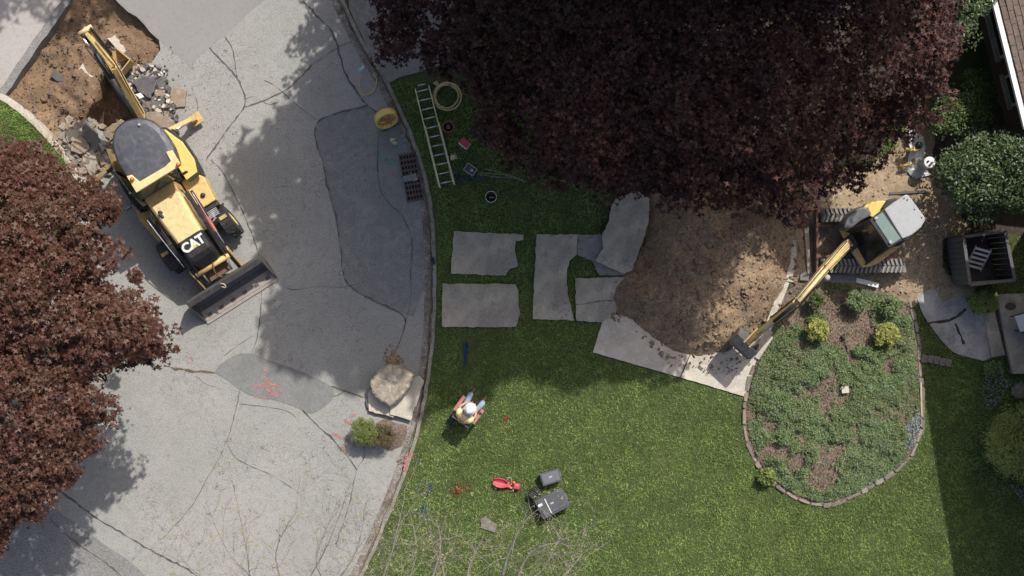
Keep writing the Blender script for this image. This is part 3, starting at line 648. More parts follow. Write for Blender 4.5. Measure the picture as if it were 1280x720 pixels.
# eave line of the low roof: (1247,0) -> (1280,130) in the photo at 3.2 m
e0 = P(1247.5, 0, 3.2); e1 = P(1280, 130, 3.2); ed = (e1 - e0).normalized(); en = Vector((-ed.y, ed.x, 0))
if en.x < 0: en = -en
A = e0 - ed * 9; B = e0 + ed * 3.55
house = empty('house', (A + en * 1 + Vector((0, 0, 0))).to_tuple(), 0, 'brick house at the right edge with brown shingle roof and white fascia', 'house')
house.location = (A.x, A.y, 0); hi = Matrix.Translation(-house.location)
def hp(s, t, z): return Vector((A.x, A.y, 0)) + ed * s + en * t + Vector((0, 0, z))
LT = (B - A).length
def hbox(mb, s0, s1, t0, t1, z0, z1):
    c = [hp(s, t, z) for z in (z0, z1) for s, t in ((s0, t0), (s1, t0), (s1, t1), (s0, t1))]
    return mb.add(c, [(0, 1, 2, 3), (7, 6, 5, 4), (0, 4, 5, 1), (1, 5, 6, 2), (2, 6, 7, 3), (3, 7, 4, 0)], hi)
fixn(hbox(MB(), 0.3, LT - .3, .55, 9, 0, 3.1).build('wall', M['wall'], house))
fixn(hbox(hbox(MB(), 0, LT, -.03, .02, 3.0, 3.2), 0, LT, -.16, -.032, 3.09, 3.21).build('gutter', M['white'], house))
fixn(hbox(MB(), 0, LT, 0.02, 9.5, 3.0, 3.06).build('soffit', M['siding'], house))
sl_ = .42
rb = MB(); c = [hp(0, -.02, 3.20), hp(LT, -.02, 3.20), hp(LT, 6, 3.20 + 6.02 * sl_), hp(0, 6, 3.20 + 6.02 * sl_)]
rb.add(c + [q - Vector((0, 0, .1)) for q in c], [(0, 1, 2, 3), (7, 6, 5, 4), (0, 4, 5, 1), (1, 5, 6, 2), (2, 6, 7, 3), (3, 7, 4, 0)], hi); fixn(rb.build('roof', M['shingle'], house))
roof = house.children[-1]
rr = random.Random(5)
def shingle(s, t, L, wd):
    n = Vector((0, 0, 1)) ; lift = .012 + rr.uniform(0, .012)
    q = [(s + .006, t + rr.uniform(0, .012)), (s + L - .006, t + rr.uniform(0, .012)), (s + L - .006, t + wd + .03), (s + .006, t + wd + .03)]
    top = [hp(a, b, 3.20 + (b + .02) * sl_ + (.03 if i < 2 else .008) + lift) for i, (a, b) in enumerate(q)]; bot = [v - Vector((0, 0, .028)) for v in top]
    return MB().add(top + bot, [(0, 1, 2, 3), (0, 4, 5, 1), (1, 5, 6, 2), (3, 7, 4, 0)], hi)
cnt = 0
for r_ in range(9):
    t = r_ * .145; s = 7.6 - rr.uniform(0, .3)
    while s < LT - .02 and cnt < 290:
        L = rr.choice([.30, .36, .42]); L = min(L, LT - s - .001)
        if L > .1: fixn(shingle(s, t, L, .145).build('shingle', M['shingle'], roof)); cnt += 1
        s += L
for (s0, s1) in ((8.9, 10.4), (10.9, 11.8)):
    w_ = fixn(hbox(MB(), s0, s1, .49, .552, 1.1, 2.4).build('window', M['siding'], house))
    fixn(hbox(MB(), s0 + .08, s1 - .08, .47, .488, 1.18, 2.32).build('pane', M['glassdark'], w_)); fixn(hbox(MB(), s0 - .06, s1 + .06, .38, .488, 1.0, 1.09).build('sill', M['slab'], w_))
# two-storey wing beyond the frame, whose eave throws the long straight shadow
wa = P(1213, 0, 0); wa = Vector(((1214 - 640) * .0234375, (360 - 5) * .0234375, 0)); 
def gp(px, py): return Vector(((px - 640) * .0234375, (360 - py) * .0234375, 0))
w0 = gp(1246, 190); w1 = gp(1345, 790); wd_ = (w1 - w0).normalized(); wn = Vector((-wd_.y, wd_.x, 0)); wn = wn if wn.x > 0 else -wn
wing = empty('house_wing', (w0.x, w0.y, 0), 0, 'taller house wing just outside the right edge, shading the patio', 'house')
wi = Matrix.Translation(-wing.location); WL = (w1 - w0).length
def wbox(mb, s0, s1, t0, t1, z0, z1):
    c = [Vector((w0.x, w0.y, 0)) + wd_ * s + wn * t + Vector((0, 0, z)) for z in (z0, z1) for s, t in ((s0, t0), (s1, t0), (s1, t1), (s0, t1))]
    return mb.add(c, [(0, 1, 2, 3), (7, 6, 5, 4), (0, 4, 5, 1), (1, 5, 6, 2), (2, 6, 7, 3), (3, 7, 4, 0)], wi)
EV = 6.0
fixn(wbox(MB(), 0.3, WL, 2.1, 9, 0, EV - .15).build('wall', M['wall'], wing))
rb = MB(); q = lambda s, t, z: Vector((w0.x, w0.y, 0)) + wd_ * s + wn * t + Vector((0, 0, z))
c = [q(0, 0, EV), q(WL, 0, EV), q(WL, 6, EV + 2.2), q(0, 6, EV + 2.2)]
rb.add(c + [v - Vector((0, 0, .14)) for v in c], [(0, 1, 2, 3), (7, 6, 5, 4), (0, 4, 5, 1), (1, 5, 6, 2), (2, 6, 7, 3), (3, 7, 4, 0)], wi); fixn(rb.build('roof', M['shingle'], wing))
for s0 in (2.0, 5.5, 9.0):
    w_ = fixn(wbox(MB(), s0, s0 + 1.3, 2.04, 2.102, 1.0, 2.3).build('window', M['white'], wing)); fixn(wbox(MB(), s0 + .08, s0 + 1.22, 2.02, 2.038, 1.08, 2.22).build('pane', M['glassdark'], w_))

# stone pad, steps, patio
MB().prism(PADP, 0, ZL + .05).build('patio_pad', M['pad'])['kind'] = 'structure'
sp = MB(); 
for a in ([(1150, 404), (1172, 402), (1190, 398), (1205, 386)], [(1192, 404), (1199, 420), (1203, 430)]): sp.ribbon(jag(smooth(PW(a), 3), .08, .02, 3, False), .07, ZL + .056, .4, 3)
sp.build('patio_joint', M['darksoil'])['kind'] = 'structure'
st = empty('patio_steps', tuple(P(1240, 420, ZL)), 0, 'two shallow concrete steps leading up to the patio', 'steps'); si = Matrix.Translation(-st.location)
MB().prism(PW([(1229, 392), (1243, 390), (1256, 444), (1239, 447)], .2), 0, .24, si).build('step', M['slab'], st, bevel=.01)
MB().prism(PW([(1244, 386), (1247, 365), (1262, 440), (1264, 462), (1257, 444)], .3), 0, .20, si).build('riser', M['darksoil'], st)
MB().prism(PW([(1246, 368), (1400, 362), (1400, 470), (1266, 467)], .35), 0, .36).build('patio', M['slab'])['kind'] = 'structure'
o = MB().prism([(1.0 * math.cos(a) * .16 + P(1263, 383, .36).x, .11 * math.sin(a) + P(1263, 383, .36).y) for a in [i * PI / 8 for i in range(16)]], .36, .38).build('drain_cover', M['iron']); tag(o, 'small dark oval cover set in the grey patio', 'drain cover')
ch = empty('patio_chair', tuple(P(1275, 401, .36)), math.radians(20), 'white patio chair with dark frame cut by the right edge', 'chair')
MB().box((0, 0, .43), (.5, .5, .05)).build('seat', M['white'], ch, bevel=.02); MB().box((.27, 0, .7), (.06, .5, .5)).build('backrest', M['white'], ch, bevel=.02)
for sx in (-.22, .22):
    for sy in (-.22, .22): MB().tube([(sx, sy, 0), (sx, sy, .41)], .018, 8).build('leg', M['black'], ch, True)
for sy in (-.27, .27): MB().tube([(-.22, sy, .42), (-.22, sy, .62), (.25, sy, .64)], .018, 8).build('armrest', M['black'], ch, True)
rk = MB().lathe([(0.02, 0), (.23, .02), (.26, .14), (.2, .28), (.02, .34)], n=9)
for i, v in enumerate(rk.v): rk.v[i] = (v[0] * (1 + .18 * math.sin(i * 2.3)), v[1] * (1 + .15 * math.sin(i * 1.7)), v[2])
ro = rk.build('garden_rock', M['stone'], None, bevel=.02); ro.location = tuple(P(1273, 488, ZL)); tag(ro, 'pale rounded rock below the patio corner', 'rock')
# row of paver bricks on the grass
pr = empty('paver_row', tuple(P(1170, 450, ZL)), math.radians(-8), 'short row of pale paving bricks lying on the shaded grass', 'paving bricks')
for i in range(5):
    MB().box((0, 0, .05), (.17, .22, .09)).build('brick', M['stone'], pr, bevel=.012).location = (-.36 + i * .18, random.uniform(-.03, .03), .0)
    pr.children[-1].rotation_euler = (0, 0, random.uniform(-.12, .12))
# dark open-topped enclosure with a ladder inside
en_ = empty('board_enclosure', tuple(P(1207, 325, ZL)), 0, 'open-topped dark board enclosure standing beside the dirt, white steps inside', 'enclosure'); ei = Matrix.Translation(-en_.location)
h_ = 1.65
q4 = PW([(1204, 296), (1256, 289), (1268, 350), (1212, 356)], h_)       # rim corners: top-left, top-right, bottom-right, bottom-left
def wallboards(a, b, m, n, name='board', z0=0.0, z1=h_, th=.04):
    a = Vector((*a, 0)); b = Vector((*b, 0)); d = (b - a) / n; nn = Vector((-d.y, d.x, 0)).normalized() * th
    for i in range(n):
        p = a + d * (i + .03); e = a + d * (i + .97); zz = z1 - random.uniform(0, .03); j = nn * random.uniform(-.15, .15)
        o = MB().add([v + j + Vector((0, 0, z)) for z in (z0, zz) for v in (p, e, e + nn, p + nn)], [(0, 1, 2, 3), (7, 6, 5, 4), (0, 4, 5, 1), (1, 5, 6, 2), (2, 6, 7, 3), (3, 7, 4, 0)], ei)
        fixn(o.build(name, m, en_))
wallboards(q4[0], q4[3], M['woodgrey'], 9); wallboards(q4[3], q4[2], M['wooddark'], 8); wallboards(q4[1], q4[2], M['wooddark'], 9); wallboards(q4[0], q4[1], M['wooddark'], 8)
rim = MB()
for a, b in ((0, 1), (1, 2), (2, 3), (3, 0)): rim.beam((*q4[a], h_ + .03), (*q4[b], h_ + .03), .09, .05, ei)
rim.build('rim', M['woodgrey'], en_, bevel=.008)
fixn(MB().prism([(q4[0][0] - .02, q4[0][1]), (q4[1][0], q4[1][1]), (q4[2][0], q4[2][1]), (q4[3][0], q4[3][1])], .06, .16, ei).build('floor_panel', M['wooddark'], en_))
dk = MB().prism([(q4[0][0] - .7, q4[0][1] + .05), (q4[0][0], q4[0][1]), (q4[3][0], q4[3][1]), (q4[3][0] - .35, q4[3][1] + .1)], 0, .02)
lad = empty('step_ladder', tuple(P(1217, 324, .3)), math.radians(-12), 'white slatted steps leaning inside the dark board enclosure', 'step ladder')
for sy in (-.14, .14): MB().beam((-.28, sy * 1.6 - .05, .0), (.3, sy * 1.6 + .05, .75), .03, .05).build('rail', M['white'], lad)
for i in range(5):
    f = (i + .5) / 5; MB().box((-.28 + .58 * f, -.05 + .1 * f, .75 * f + .03), (.07, .46, .025)).build('rung', M['white'], lad)
lad.rotation_euler = (0, 0, math.radians(75))
# pulled-up roots
rt = MB(); rr = random.Random(9); base = P(1160, 289, .15)
for i in range(60):
    a = rr.uniform(0, 2 * PI); p = Vector((rr.gauss(0, .12), rr.gauss(0, .15), rr.uniform(0, .25))); pts = [p]
    for k in range(5): a += rr.uniform(-.9, .9); p = p + Vector((math.cos(a) * .09, math.sin(a) * .1, rr.uniform(-.07, .07))); p.z = max(p.z, 0); pts.append(p)
    rt.tube(smooth(pts, 2), [rr.uniform(.006, .014)] * 11, 5)
o = rt.build('root_tangle', M['woodpale'], None, True); o.location = base; tag(o, 'tangle of pale torn roots beside the excavator tail', 'roots')

def timber(name, label, cat, a, b, w_, h_, m, z0=.1, z1=None, parent=None):
    A_ = P(*a, z0); B_ = P(*b, z1 if z1 is not None else z0); o = MB().beam(A_, B_, w_, h_).build(name, m, parent, bevel=.006); return tag(o, label, cat)
timber('timber_board', 'thin dark board lying across the dirt north of the excavator', 'board', (1112, 242), (1158, 239), .07, .04, M['woodgrey'], .26)
timber('timber_board', 'pale plank leaning by the bucket at the mound foot', 'board', (938, 442), (962, 412), .26, .035, M['woodpale'], .22, .32)
timber('timber_board', 'narrower plank lying right of the pale plank near the bucket', 'board', (946, 448), (964, 420), .14, .035, M['slabwarm'], .20, .27)
timber('timber_board', 'raw upright-lying plank left of the excavator tracks', 'board', (1008, 285), (1012, 342), .12, .04, M['woodpale'], .25)
timber('timber_board', 'short splintered board near the excavator idler', 'board', (1013, 297), (1035, 290), .14, .04, M['woodgrey'], .27)
timber('timber_board', 'grey board half buried under the red leaves by the tracks', 'board', (1004, 262), (1018, 300), .16, .04, M['woodgrey'], .22)
timber('concrete_beam', 'long concrete-grey beam between the tracks and the bed', 'board', (1000, 345), (1086, 351), .24, .08, M['slabdark'], .2)
timber('stone_block', 'small pale block of stone on the bed corner under the track', 'stone block', (1070, 350), (1098, 357), .14, .09, M['white'], .25)
timber('edging_strip', 'sunlit concrete edging strip between mound and bed', 'edging strip', (984, 352), (990, 300), .35, .1, M['slabwarm'], .12)
timber('edging_strip', 'concrete edging strip running down beside the boom shadow', 'edging strip', (952, 430), (982, 352), .22, .1, M['slabwarm'], .12)
timber('measuring_rod', 'yellow measuring rod standing by the right edging stones', 'rod', (1151, 478), (1152, 520), .05, .05, M['woodpale'], .2)
# container on the white cloth
dr = empty('cooler_drum', tuple(P(1152, 206, .15)), 0, 'upright grey-white drum with two black caps behind the excavator', 'drum')
MB().lathe([(.15, 0), (.16, .03), (.155, .35), (.16, .7), (.15, .74)], n=24).build('drum_wall', M['lightgrey'], dr, True)
MB().lathe([(.165, .73), (.165, .77), (.14, .78), (.02, .765)], n=24).build('lid', M['white'], dr, True)
for x, y in ((-.05, .03), (.06, -.01), (0, -.08)): MB().lathe([(.03, .77), (.03, .82), (.01, .83)], n=10).build('cap', M['black'], dr).location = (x, y, 0)
def cloth(name, label, cat, poly, z, amp, m, seed):
    o = hfield(name, PW(poly), lambda X, Y, S: z + amp * fbm(X, Y, 3.5, 4, seed) + .05 * np.clip(S / .1, -1, 1), m, .04, .0, kind=None); return tag(o, label, cat)
cloth('plastic_sheet', 'crumpled white plastic sheet beside the drum', 'plastic sheet', [(1128, 166), (1140, 162), (1150, 170), (1155, 185), (1152, 205), (1160, 220), (1140, 226), (1126, 215), (1132, 190)], .3, .22, M['white'], 4)
yb = MB().tube(smooth([P(1132, 186, .55), P(1142, 188, .6), P(1151, 186, .55)], 3), .05, 8); tag(yb.build('tube', M['yellowpaint'], None, True), 'yellow tube lying across the white plastic sheet', 'tube')
yb = MB().tube([P(1128, 208, .5), P(1140, 204, .55)], .04, 8); tag(yb.build('tube', M['yellowpaint'], None, True), 'yellow tube below the white plastic sheet', 'tube')
tb_ = MB().lathe([(.09, 0), (.1, .05), (.1, .16), (.06, .2)], n=14); o = tb_.build('cable_spool', M['black'], None, True); o.location = P(1147, 182, .5); tag(o, 'black round spool on the plastic sheet', 'spool')

# shrubs and trees at the right
shrub('boxwood_shrub', 'small rounded green shrub between pad and dark enclosure', 'shrub', P(1221, 378, ZL), .52, .40, .75, M['sunlitleaf'], 4200, (.018, .034), 40)
shrub('round_shrub', 'big round lime green shrub at the right edge below the patio', 'shrub', P(1266, 548, ZL), 1.28, 1.18, 1.5, M['sunlitleaf'], 24000, (.022, .042), 41, lump=.26, nclump=80)
t = empty('tall_shrub', tuple(P(1215, 225, ZL)), 0, 'tall glossy green shrub mass above the dark enclosure', 'shrub')
o, C = crown('foliage', t, [(1163, 212), (1172, 180), (1190, 164), (1225, 170), (1250, 163), (1282, 160), (1330, 165), (1330, 275), (1285, 262), (1255, 268), (1225, 276), (1190, 262), (1172, 243)], 1.7, 3.0, 1.1, M['hedgeleaf'], .40, (.3, .5), 110, (.035, .065), 42, OVAL, .22); o.matrix_parent_inverse = Matrix.Translation(-t.location)
b = MB(); 
for i in range(7): b.tube([(0, 0, 0), (random.uniform(-.4, .6), random.uniform(-.4, .4), 1.4), (random.uniform(-1, 1.4), random.uniform(-.8, .8), 2.8)], [.05, .035, .015], 6)
b.build('stem', M['bark'], t, True)
t = empty('hedge', tuple(P(1200, 120, ZL)), 0, 'low dark hedge in the shade between the maple and the house', 'hedge')
o, C = crown('foliage', t, [(1160, 168), (1165, 140), (1188, 110), (1210, 85), (1228, 92), (1236, 130), (1240, 165), (1215, 172)], 1.0, 1.7, .7, M['greenleaf'], .36, (.25, .4), 80, (.03, .05), 43, OVAL, .15); o.matrix_parent_inverse = Matrix.Translation(-t.location)
b = MB(); [b.tube([(i * .2 - .6, 0, 0), (i * .2 - .6, .1, 1.0)], [.03, .012], 5) for i in range(7)]; b.build('stem', M['bark'], t, True)
t = empty('bushy_tree', tuple(P(1205, 20, ZL)), 0, 'green bushy tree behind the red maple at the upper right', 'tree')
o, C = crown('crown', t, [(1180, 60), (1190, 20), (1190, -60), (1250, -60), (1244, 0), (1226, 30), (1215, 55), (1205, 65)], 3.2, 5, 1.2, M['hedgeleaf'], .42, (.28, .5), 80, (.035, .06), 44, OVAL, .25); o.matrix_parent_inverse = Matrix.Translation(-t.location)
MB().tube([(0, 0, 0), (0, .1, 3.6)], [.12, .05], 8).build('trunk', M['bark'], t, True)
shrub('laurel_bush', 'small pale green leafy bush at the maple edge above the drum', 'shrub', P(1172, 140, ZL), .45, .45, 1.6, M['hedgeleaf'], 1500, (.035, .06), 45)
# flowers along the house side
for nm, poly, sd in (('pale blue flowering ground cover below the patio steps', [(1224, 462), (1245, 462), (1262, 478), (1252, 488), (1244, 505), (1232, 512), (1224, 490)], 1), ('pale blue flowering ground cover at the lower right corner', [(1258, 604), (1290, 604), (1300, 660), (1282, 640)], 2)):
    rng = np.random.default_rng(sd + 60); pl = PW(poly); X = rng.uniform(13, 15.8, 30000); Y = rng.uniform(-8.5, -2, 30000); k = (sdist(X, Y, pl) > 0) & (vnoise(X, Y, 5, 4) > .22); X, Y = X[k], Y[k]
    f = empty('flower_patch', (float(X.mean()), float(Y.mean()), ZL), 0, nm, 'flowers'); off = np.array([X.mean(), Y.mean(), ZL])
    n3 = rng.normal(size=(len(X), 3)) * .5 + np.array([0, 0, 1]); pos = np.stack([X, Y, ZL + rng.uniform(.05, .2, len(X))], 1) - off
    h2 = len(X) // 2; leaves('leaf_mass', pos[:h2], n3[:h2], rng.uniform(.02, .035, h2), M['greenleaf'], OVAL, f, 1)['kind'] = 'stuff'
    nb = int(len(X) * .3); pos[h2:, 2] += .05; leaves('blossom_mass', pos[h2:h2 + nb], n3[h2:h2 + nb], rng.uniform(.016, .026, nb), M['flower'], STAR5, f, 2)['kind'] = 'stuff'
shrub('perennial_clump', 'green and dusty perennial clump between the steps and the blue flowers', 'plant', P(1238, 460, ZL), .42, .25, .3, M['coverleaf'], 900, (.02, .035), 46)

# ------------------------------------------------------------------ planted bed
def inpoly(poly, X, Y): return sdist(X, Y, PW(poly)) > 0
rng = np.random.default_rng(90); n = 260000
X = rng.uniform(6.6, 12.2, n); Y = rng.uniform(-6.4, .4, n); S = sdist(X, Y, BP)
cov = .86 + 1.3 * fbm(X, Y, 1.1, 3, 55) + 1.4 * fbm(X, Y, 3.2, 3, 56)
for poly, soft in (([(1015, 362), (1075, 358), (1092, 380), (1085, 410), (1072, 428), (1052, 436), (1035, 418), (1040, 395), (1020, 385)], .22), ([(1002, 575), (1025, 560), (1045, 570), (1040, 600), (1020, 605)], .4), ([(1040, 480), (1062, 480), (1062, 495), (1044, 495)], .2), ([(1120, 535), (1145, 520), (1148, 550), (1128, 562)], .35), ([(935, 560), (960, 545), (970, 560), (950, 580)], .3), ([(1000, 350), (1020, 352), (1008, 385), (985, 410), (975, 400)], .3)):
    cov -= 1.6 * np.clip((sdist(X, Y, PW(poly)) + soft) / (soft * 2), 0, 1)
k = (S > .1) & (rng.random(n) < np.clip(cov, .03, .9)); X, Y, S = X[k], Y[k], S[k]
hh = .04 + .24 * np.clip(fbm(X, Y, 3.2, 2, 56) + .45, 0, 1) * np.clip(S * 2, .3, 1)
pos = np.stack([X, Y, bedz(X, Y, S) + hh * rng.uniform(.3, 1, len(X))], 1)
gc = leaves('ground_cover', pos, rng.normal(size=(len(X), 3)) * .5 + np.array([0, 0, 1]), rng.uniform(.016, .036, len(X)), M['coverleaf'], OVAL, None, 5)
tag(gc, 'dense low green ground cover filling the oval planted bed', 'ground cover', kind='stuff')
k = rng.random(len(X)) < np.clip(.010 + .03 * fbm(X, Y, 1.6, 2, 9), 0, 1); p2 = pos[k].copy(); p2[:, 2] += .06
tag(leaves('blossoms', p2, rng.normal(size=(k.sum(), 3)) * .4 + np.array([0, 0, 1]), rng.uniform(.012, .02, k.sum()), M['flower'], STAR5, None, 6), 'tiny pale blue flowers dotted over the ground cover', 'flowers', kind='stuff')
nl = 16000; X = rng.uniform(6.6, 12.2, nl); Y = rng.uniform(-6.4, .4, nl); S = sdist(X, Y, BP); k = S > .05; X, Y, S = X[k], Y[k], S[k]
tag(leaves('leaf_litter', np.stack([X, Y, bedz(X, Y, S) + .02], 1), rng.normal(size=(len(X), 3)) * .35 + np.array([0, 0, 1]), rng.uniform(.012, .035, len(X)), M['deadleaf'], OVAL, None, 7), 'dry brown mulch chips between the bed plants', 'mulch', kind='stuff')
X = rng.uniform(11.2, 11.9, 2600); Y = rng.uniform(-4.9, -3.4, 2600); k = (rng.random(2600) < .35) & (sdist(X, Y, PW([(1128, 530), (1146, 512), (1150, 535), (1140, 558), (1126, 560)])) > 0)
tag(leaves('blossoms', np.stack([X[k], Y[k], np.full(k.sum(), .34)], 1), rng.normal(size=(k.sum(), 3)) * .4 + np.array([0, 0, 1]), rng.uniform(.015, .024, k.sum()), M['flower'], STAR5, None, 8), 'patch of pale blossoms at the lower right inside the bed', 'flowers', kind='stuff')
shrub('golden_shrub', 'golden yellow spiky shrub on the left of the mulch patch', 'shrub', P(1019, 412, .3), .36, .34, .5, M['yellowleaf'], 1500, (.03, .06), 50, lump=.3)
shrub('golden_shrub', 'golden yellow spiky shrub on the right of the mulch patch', 'shrub', P(1105, 418, .3), .38, .38, .5, M['yellowleaf'], 1700, (.03, .06), 51, lump=.3)
shrub('bed_shrub', 'small green shrub at the bed top beside the boom shadow', 'shrub', P(1017, 376, .25), .30, .28, .5, M['greenleaf'], 1100, (.022, .04), 52)
shrub('bed_shrub', 'larger green shrub at the bed top below the track', 'shrub', P(1068, 375, .25), .42, .38, .6, M['coverleaf'], 1900, (.022, .04), 53)
shrub('bed_shrub', 'green shrub near the right end of the bed top', 'shrub', P(1108, 382, .25), .38, .35, .5, M['coverleaf'], 1400, (.022, .04), 54)
shrub('broadleaf_plant', 'bright broad-leaved plant just outside the lower left bed edge', 'plant', P(957, 595, ZL), .32, .28, .4, M['yewleaf'], 420, (.04, .075), 55)
lamp = empty('garden_spotlight', tuple(P(1055, 426, .3)), math.radians(115), 'small dark spotlight lying in the mulch of the bed', 'garden light')
MB().lathe([(.02, 0), (.05, .03), (.06, .14), (.05, .16)], Matrix.Rotation(PI / 2, 4, 'Y') @ Matrix.Translation((-.05, 0, 0)), 12).build('lamp_head', M['black'], lamp, True)
MB().tube([(0, 0, .05), (-.3, .02, .02)], .018, 6).build('stake', M['black'], lamp)
pv = MB().box((0, 0, .04), (.21, .2, .06)).build('stepping_stone', M['slabwarm'], None, bevel=.01); pv.location = P(1056, 487, .36); pv.rotation_euler = (0, 0, .1); tag(pv, 'small square pale stepping stone in the middle of the bed', 'stepping stone')
# edging stones along the bed rim, each a part
eg = empty('bed_edging', tuple(P(1040, 500, ZL)), 0, 'curved rim of weathered edging stones round the planted bed', 'edging'); gi = Matrix.Translation(-eg.location)
edge_px = [(1135, 376), (1141, 395), (1146, 425), (1149, 470), (1151, 520), (1147, 548), (1128, 580), (1095, 603), (1060, 622), (1030, 631), (1000, 625), (970, 607), (948, 583), (933, 552), (929, 518), (933, 480), (941, 455)]
ep = smooth(PW(edge_px), 6); acc = 0; rr = random.Random(4); i = 0
cum = [0]
for a, b in zip(ep[:-1], ep[1:]): cum.append(cum[-1] + math.dist(a, b))
def at(s):
    for j in range(len(cum) - 1):
        if cum[j + 1] >= s: f = (s - cum[j]) / (cum[j + 1] - cum[j] + 1e-9); return Vector(ep[j]).lerp(Vector(ep[j + 1]), f)
    return Vector(ep[-1])
s = 0
while s < cum[-1] - .2:
    L = rr.uniform(.14, .52); p = at(s); q = at(min(s + L, cum[-1])); d = (q - p); c_ = (p + q) / 2; wd = rr.uniform(.07, .15)
    bm_ = MB(); poly = []
    for u, v in ((-.5, -.5), (0, -.56), (.5, -.45), (.52, .1), (.45, .5), (-.1, .55), (-.5, .45)):
        poly.append((u * (d.length - .02) * rr.uniform(.9, 1.02), v * wd * rr.uniform(.85, 1.1)))
    z1 = ZL + rr.uniform(.04, .10)
    o = bm_.prism(poly, ZL - .05, z1, inset=.08).build('edging_stone', rr.choice([M['stone'], M['stone'], M['kerb'], M['chunktan']]), eg, bevel=.01); fixn(o)
    o.matrix_parent_inverse = gi; o.location = (c_.x, c_.y, 0); o.rotation_euler = (rr.uniform(-.06, .06), rr.uniform(-.05, .05), math.atan2(d.y, d.x) + rr.uniform(-.08, .08)); s += L

# ------------------------------------------------------------------ lifted sidewalk slabs and walkway
def slab(label, px, z0, th, m, seed, tilt=0, cat='concrete slab', crack=None, name='sidewalk_slab', amp=.018):
    poly = jag(PW(px, z0 + th), .10, amp, seed); cx = sum(p[0] for p in poly) / len(poly); cy = sum(p[1] for p in poly) / len(poly)
    o = MB().prism([(x - cx, y - cy) for x, y in poly], 0, th).build(name, m, None, bevel=.008); o.location = (cx, cy, z0); o.rotation_euler = (tilt, tilt * .5, 0); tag(o, label, cat)
    if crack:
        pp = [(x - cx, y - cy) for x, y in PW(crack, z0 + th)]; MB().ribbon(jag(pp, .06, .015, seed, False), .025, th + .003, .6, seed).build('crack', M['tar'], o)
    return o
slab('lifted sidewalk slab nearest the kerb in the upper pair, notched at its right end', [(567, 289), (654.5, 293), (654.5, 299.5), (645.5, 301), (643.6, 310.5), (647.8, 333), (636, 337), (631.7, 344.7), (563.6, 341.7)], ZL, .1, M['slab'], 1)
slab('rectangular sidewalk slab lying directly below the notched one', [(553, 354.7), (644, 355), (648, 363), (647.8, 380), (650.5, 392.5), (645.5, 408.6), (552.5, 408.6)], ZL, .1, M['slab'], 2)
slab('tall upright slab forming the left of the L-shaped group', [(670.5, 292.8), (722, 293), (721, 318), (712, 326), (708.6, 341), (709.5, 369), (715.5, 391), (717.8, 400.5), (666, 399)], ZL, .1, M['slab'], 3)
slab('darker broken slab tucked between the tall slab and the tilted one', [(722.5, 293), (754, 293), (758, 310), (749, 328), (735, 324), (722, 319)], ZL, .09, M['slabdark'], 4)
slab('thin grey slab sliver under the tilted slab', [(740, 326), (779, 338), (784, 344.5), (749.7, 344.5)], ZL, .07, M['slabdark'], 5)
slab('squarish cracked slab beneath the tilted one beside the mound', [(719, 348), (784.5, 346), (775, 360), (770, 391), (753, 403), (720.6, 401)], ZL, .1, M['slab'], 6, crack=[(719, 381), (735, 379), (752, 376), (771, 376)])
slab('large slab resting tilted on the others at the mound edge', [(767.8, 249.4), (795.6, 238), (812, 248), (811, 274), (804, 302), (790, 338), (779, 342.5), (744, 326), (754, 310.5), (752.5, 294), (761, 277), (763.6, 258)], ZL + .14, .1, M['slab'], 7, math.radians(2.2))
slab('walkway slab in place at the left foot of the mound, partly shaded', [(756, 392), (800, 396), (870, 425), (849.5, 471.5), (741, 440.5)], ZL - .05, .1, M['slabwarm'], 8, name='walkway_slab', cat='walkway slab', amp=.006)
slab('sunlit walkway slab in place below the digger bucket', [(871, 425), (930, 425), (957, 414), (941, 465), (931, 496), (851, 472)], ZL - .05, .1, M['slabwarm'], 9, name='walkway_slab', cat='walkway slab', amp=.006)
slab('small flat stone lying in the grass beneath the bare tree', [(600, 649), (606, 646), (622, 656), (619, 666), (601, 660)], ZL, .06, M['stone'], 12, name='flat_stone', cat='stone')

# ------------------------------------------------------------------ boulder, slabs and shrub at the kerb
bpx = [(486, 455), (500, 455), (511, 461), (519, 468), (514, 484), (507, 493), (498, 501), (488, 508), (474, 501), (465, 489), (462, 477), (470, 465), (477, 458)]
bw_ = jag(PW(bpx, .55), .06, .018, 8); cx = sum(p[0] for p in bw_) / len(bw_); cy = sum(p[1] for p in bw_) / len(bw_); bw_ = ccw([(x - cx, y - cy) for x, y in bw_]); n_ = len(bw_)
mb = MB(); rings = [(.86, .0), (.98, .14), (1.0, .34), (.955, .43), (.86, .475), (.66, .50), (.44, .505), (.22, .50)]; vs = []
for q_, (k_, z_) in enumerate(rings):
    for j_, (x, y) in enumerate(bw_):
        f_ = float(fbm((x * k_ + 3) * 1.0, (y * k_ + 5) * 1.0, 1.6, 4, 5)); f2 = float(fbm(x * k_, y * k_, 5, 3, 9)); kk = k_ * (1 + (.06 * f2 if q_ < 4 else 0)); vs.append((x * kk, y * kk, z_ + (.10 * f_ + .03 * f2) * (z_ > .3)))
vs.append((0, 0, .50)); fs = [(i * n_ + j, i * n_ + (j + 1) % n_, (i + 1) * n_ + (j + 1) % n_, (i + 1) * n_ + j) for i in range(len(rings) - 1) for j in range(n_)] + [((len(rings) - 1) * n_ + j, (len(rings) - 1) * n_ + (j + 1) % n_, len(vs) - 1) for j in range(n_)]
o = mb.add(vs, fs).build('boulder', M['rock'], None); o.location = (cx, cy, .13); o.rotation_euler = (.05, -.03, 0); tag(o, 'big angular flat-topped tan boulder resting on broken slabs at the kerb', 'boulder')
slab('pale concrete slab under the left side of the boulder', [(460, 492), (468, 478), (500, 485), (492, 522), (461, 514)], .02, .13, M['slabwarm'], 31, name='kerb_slab')
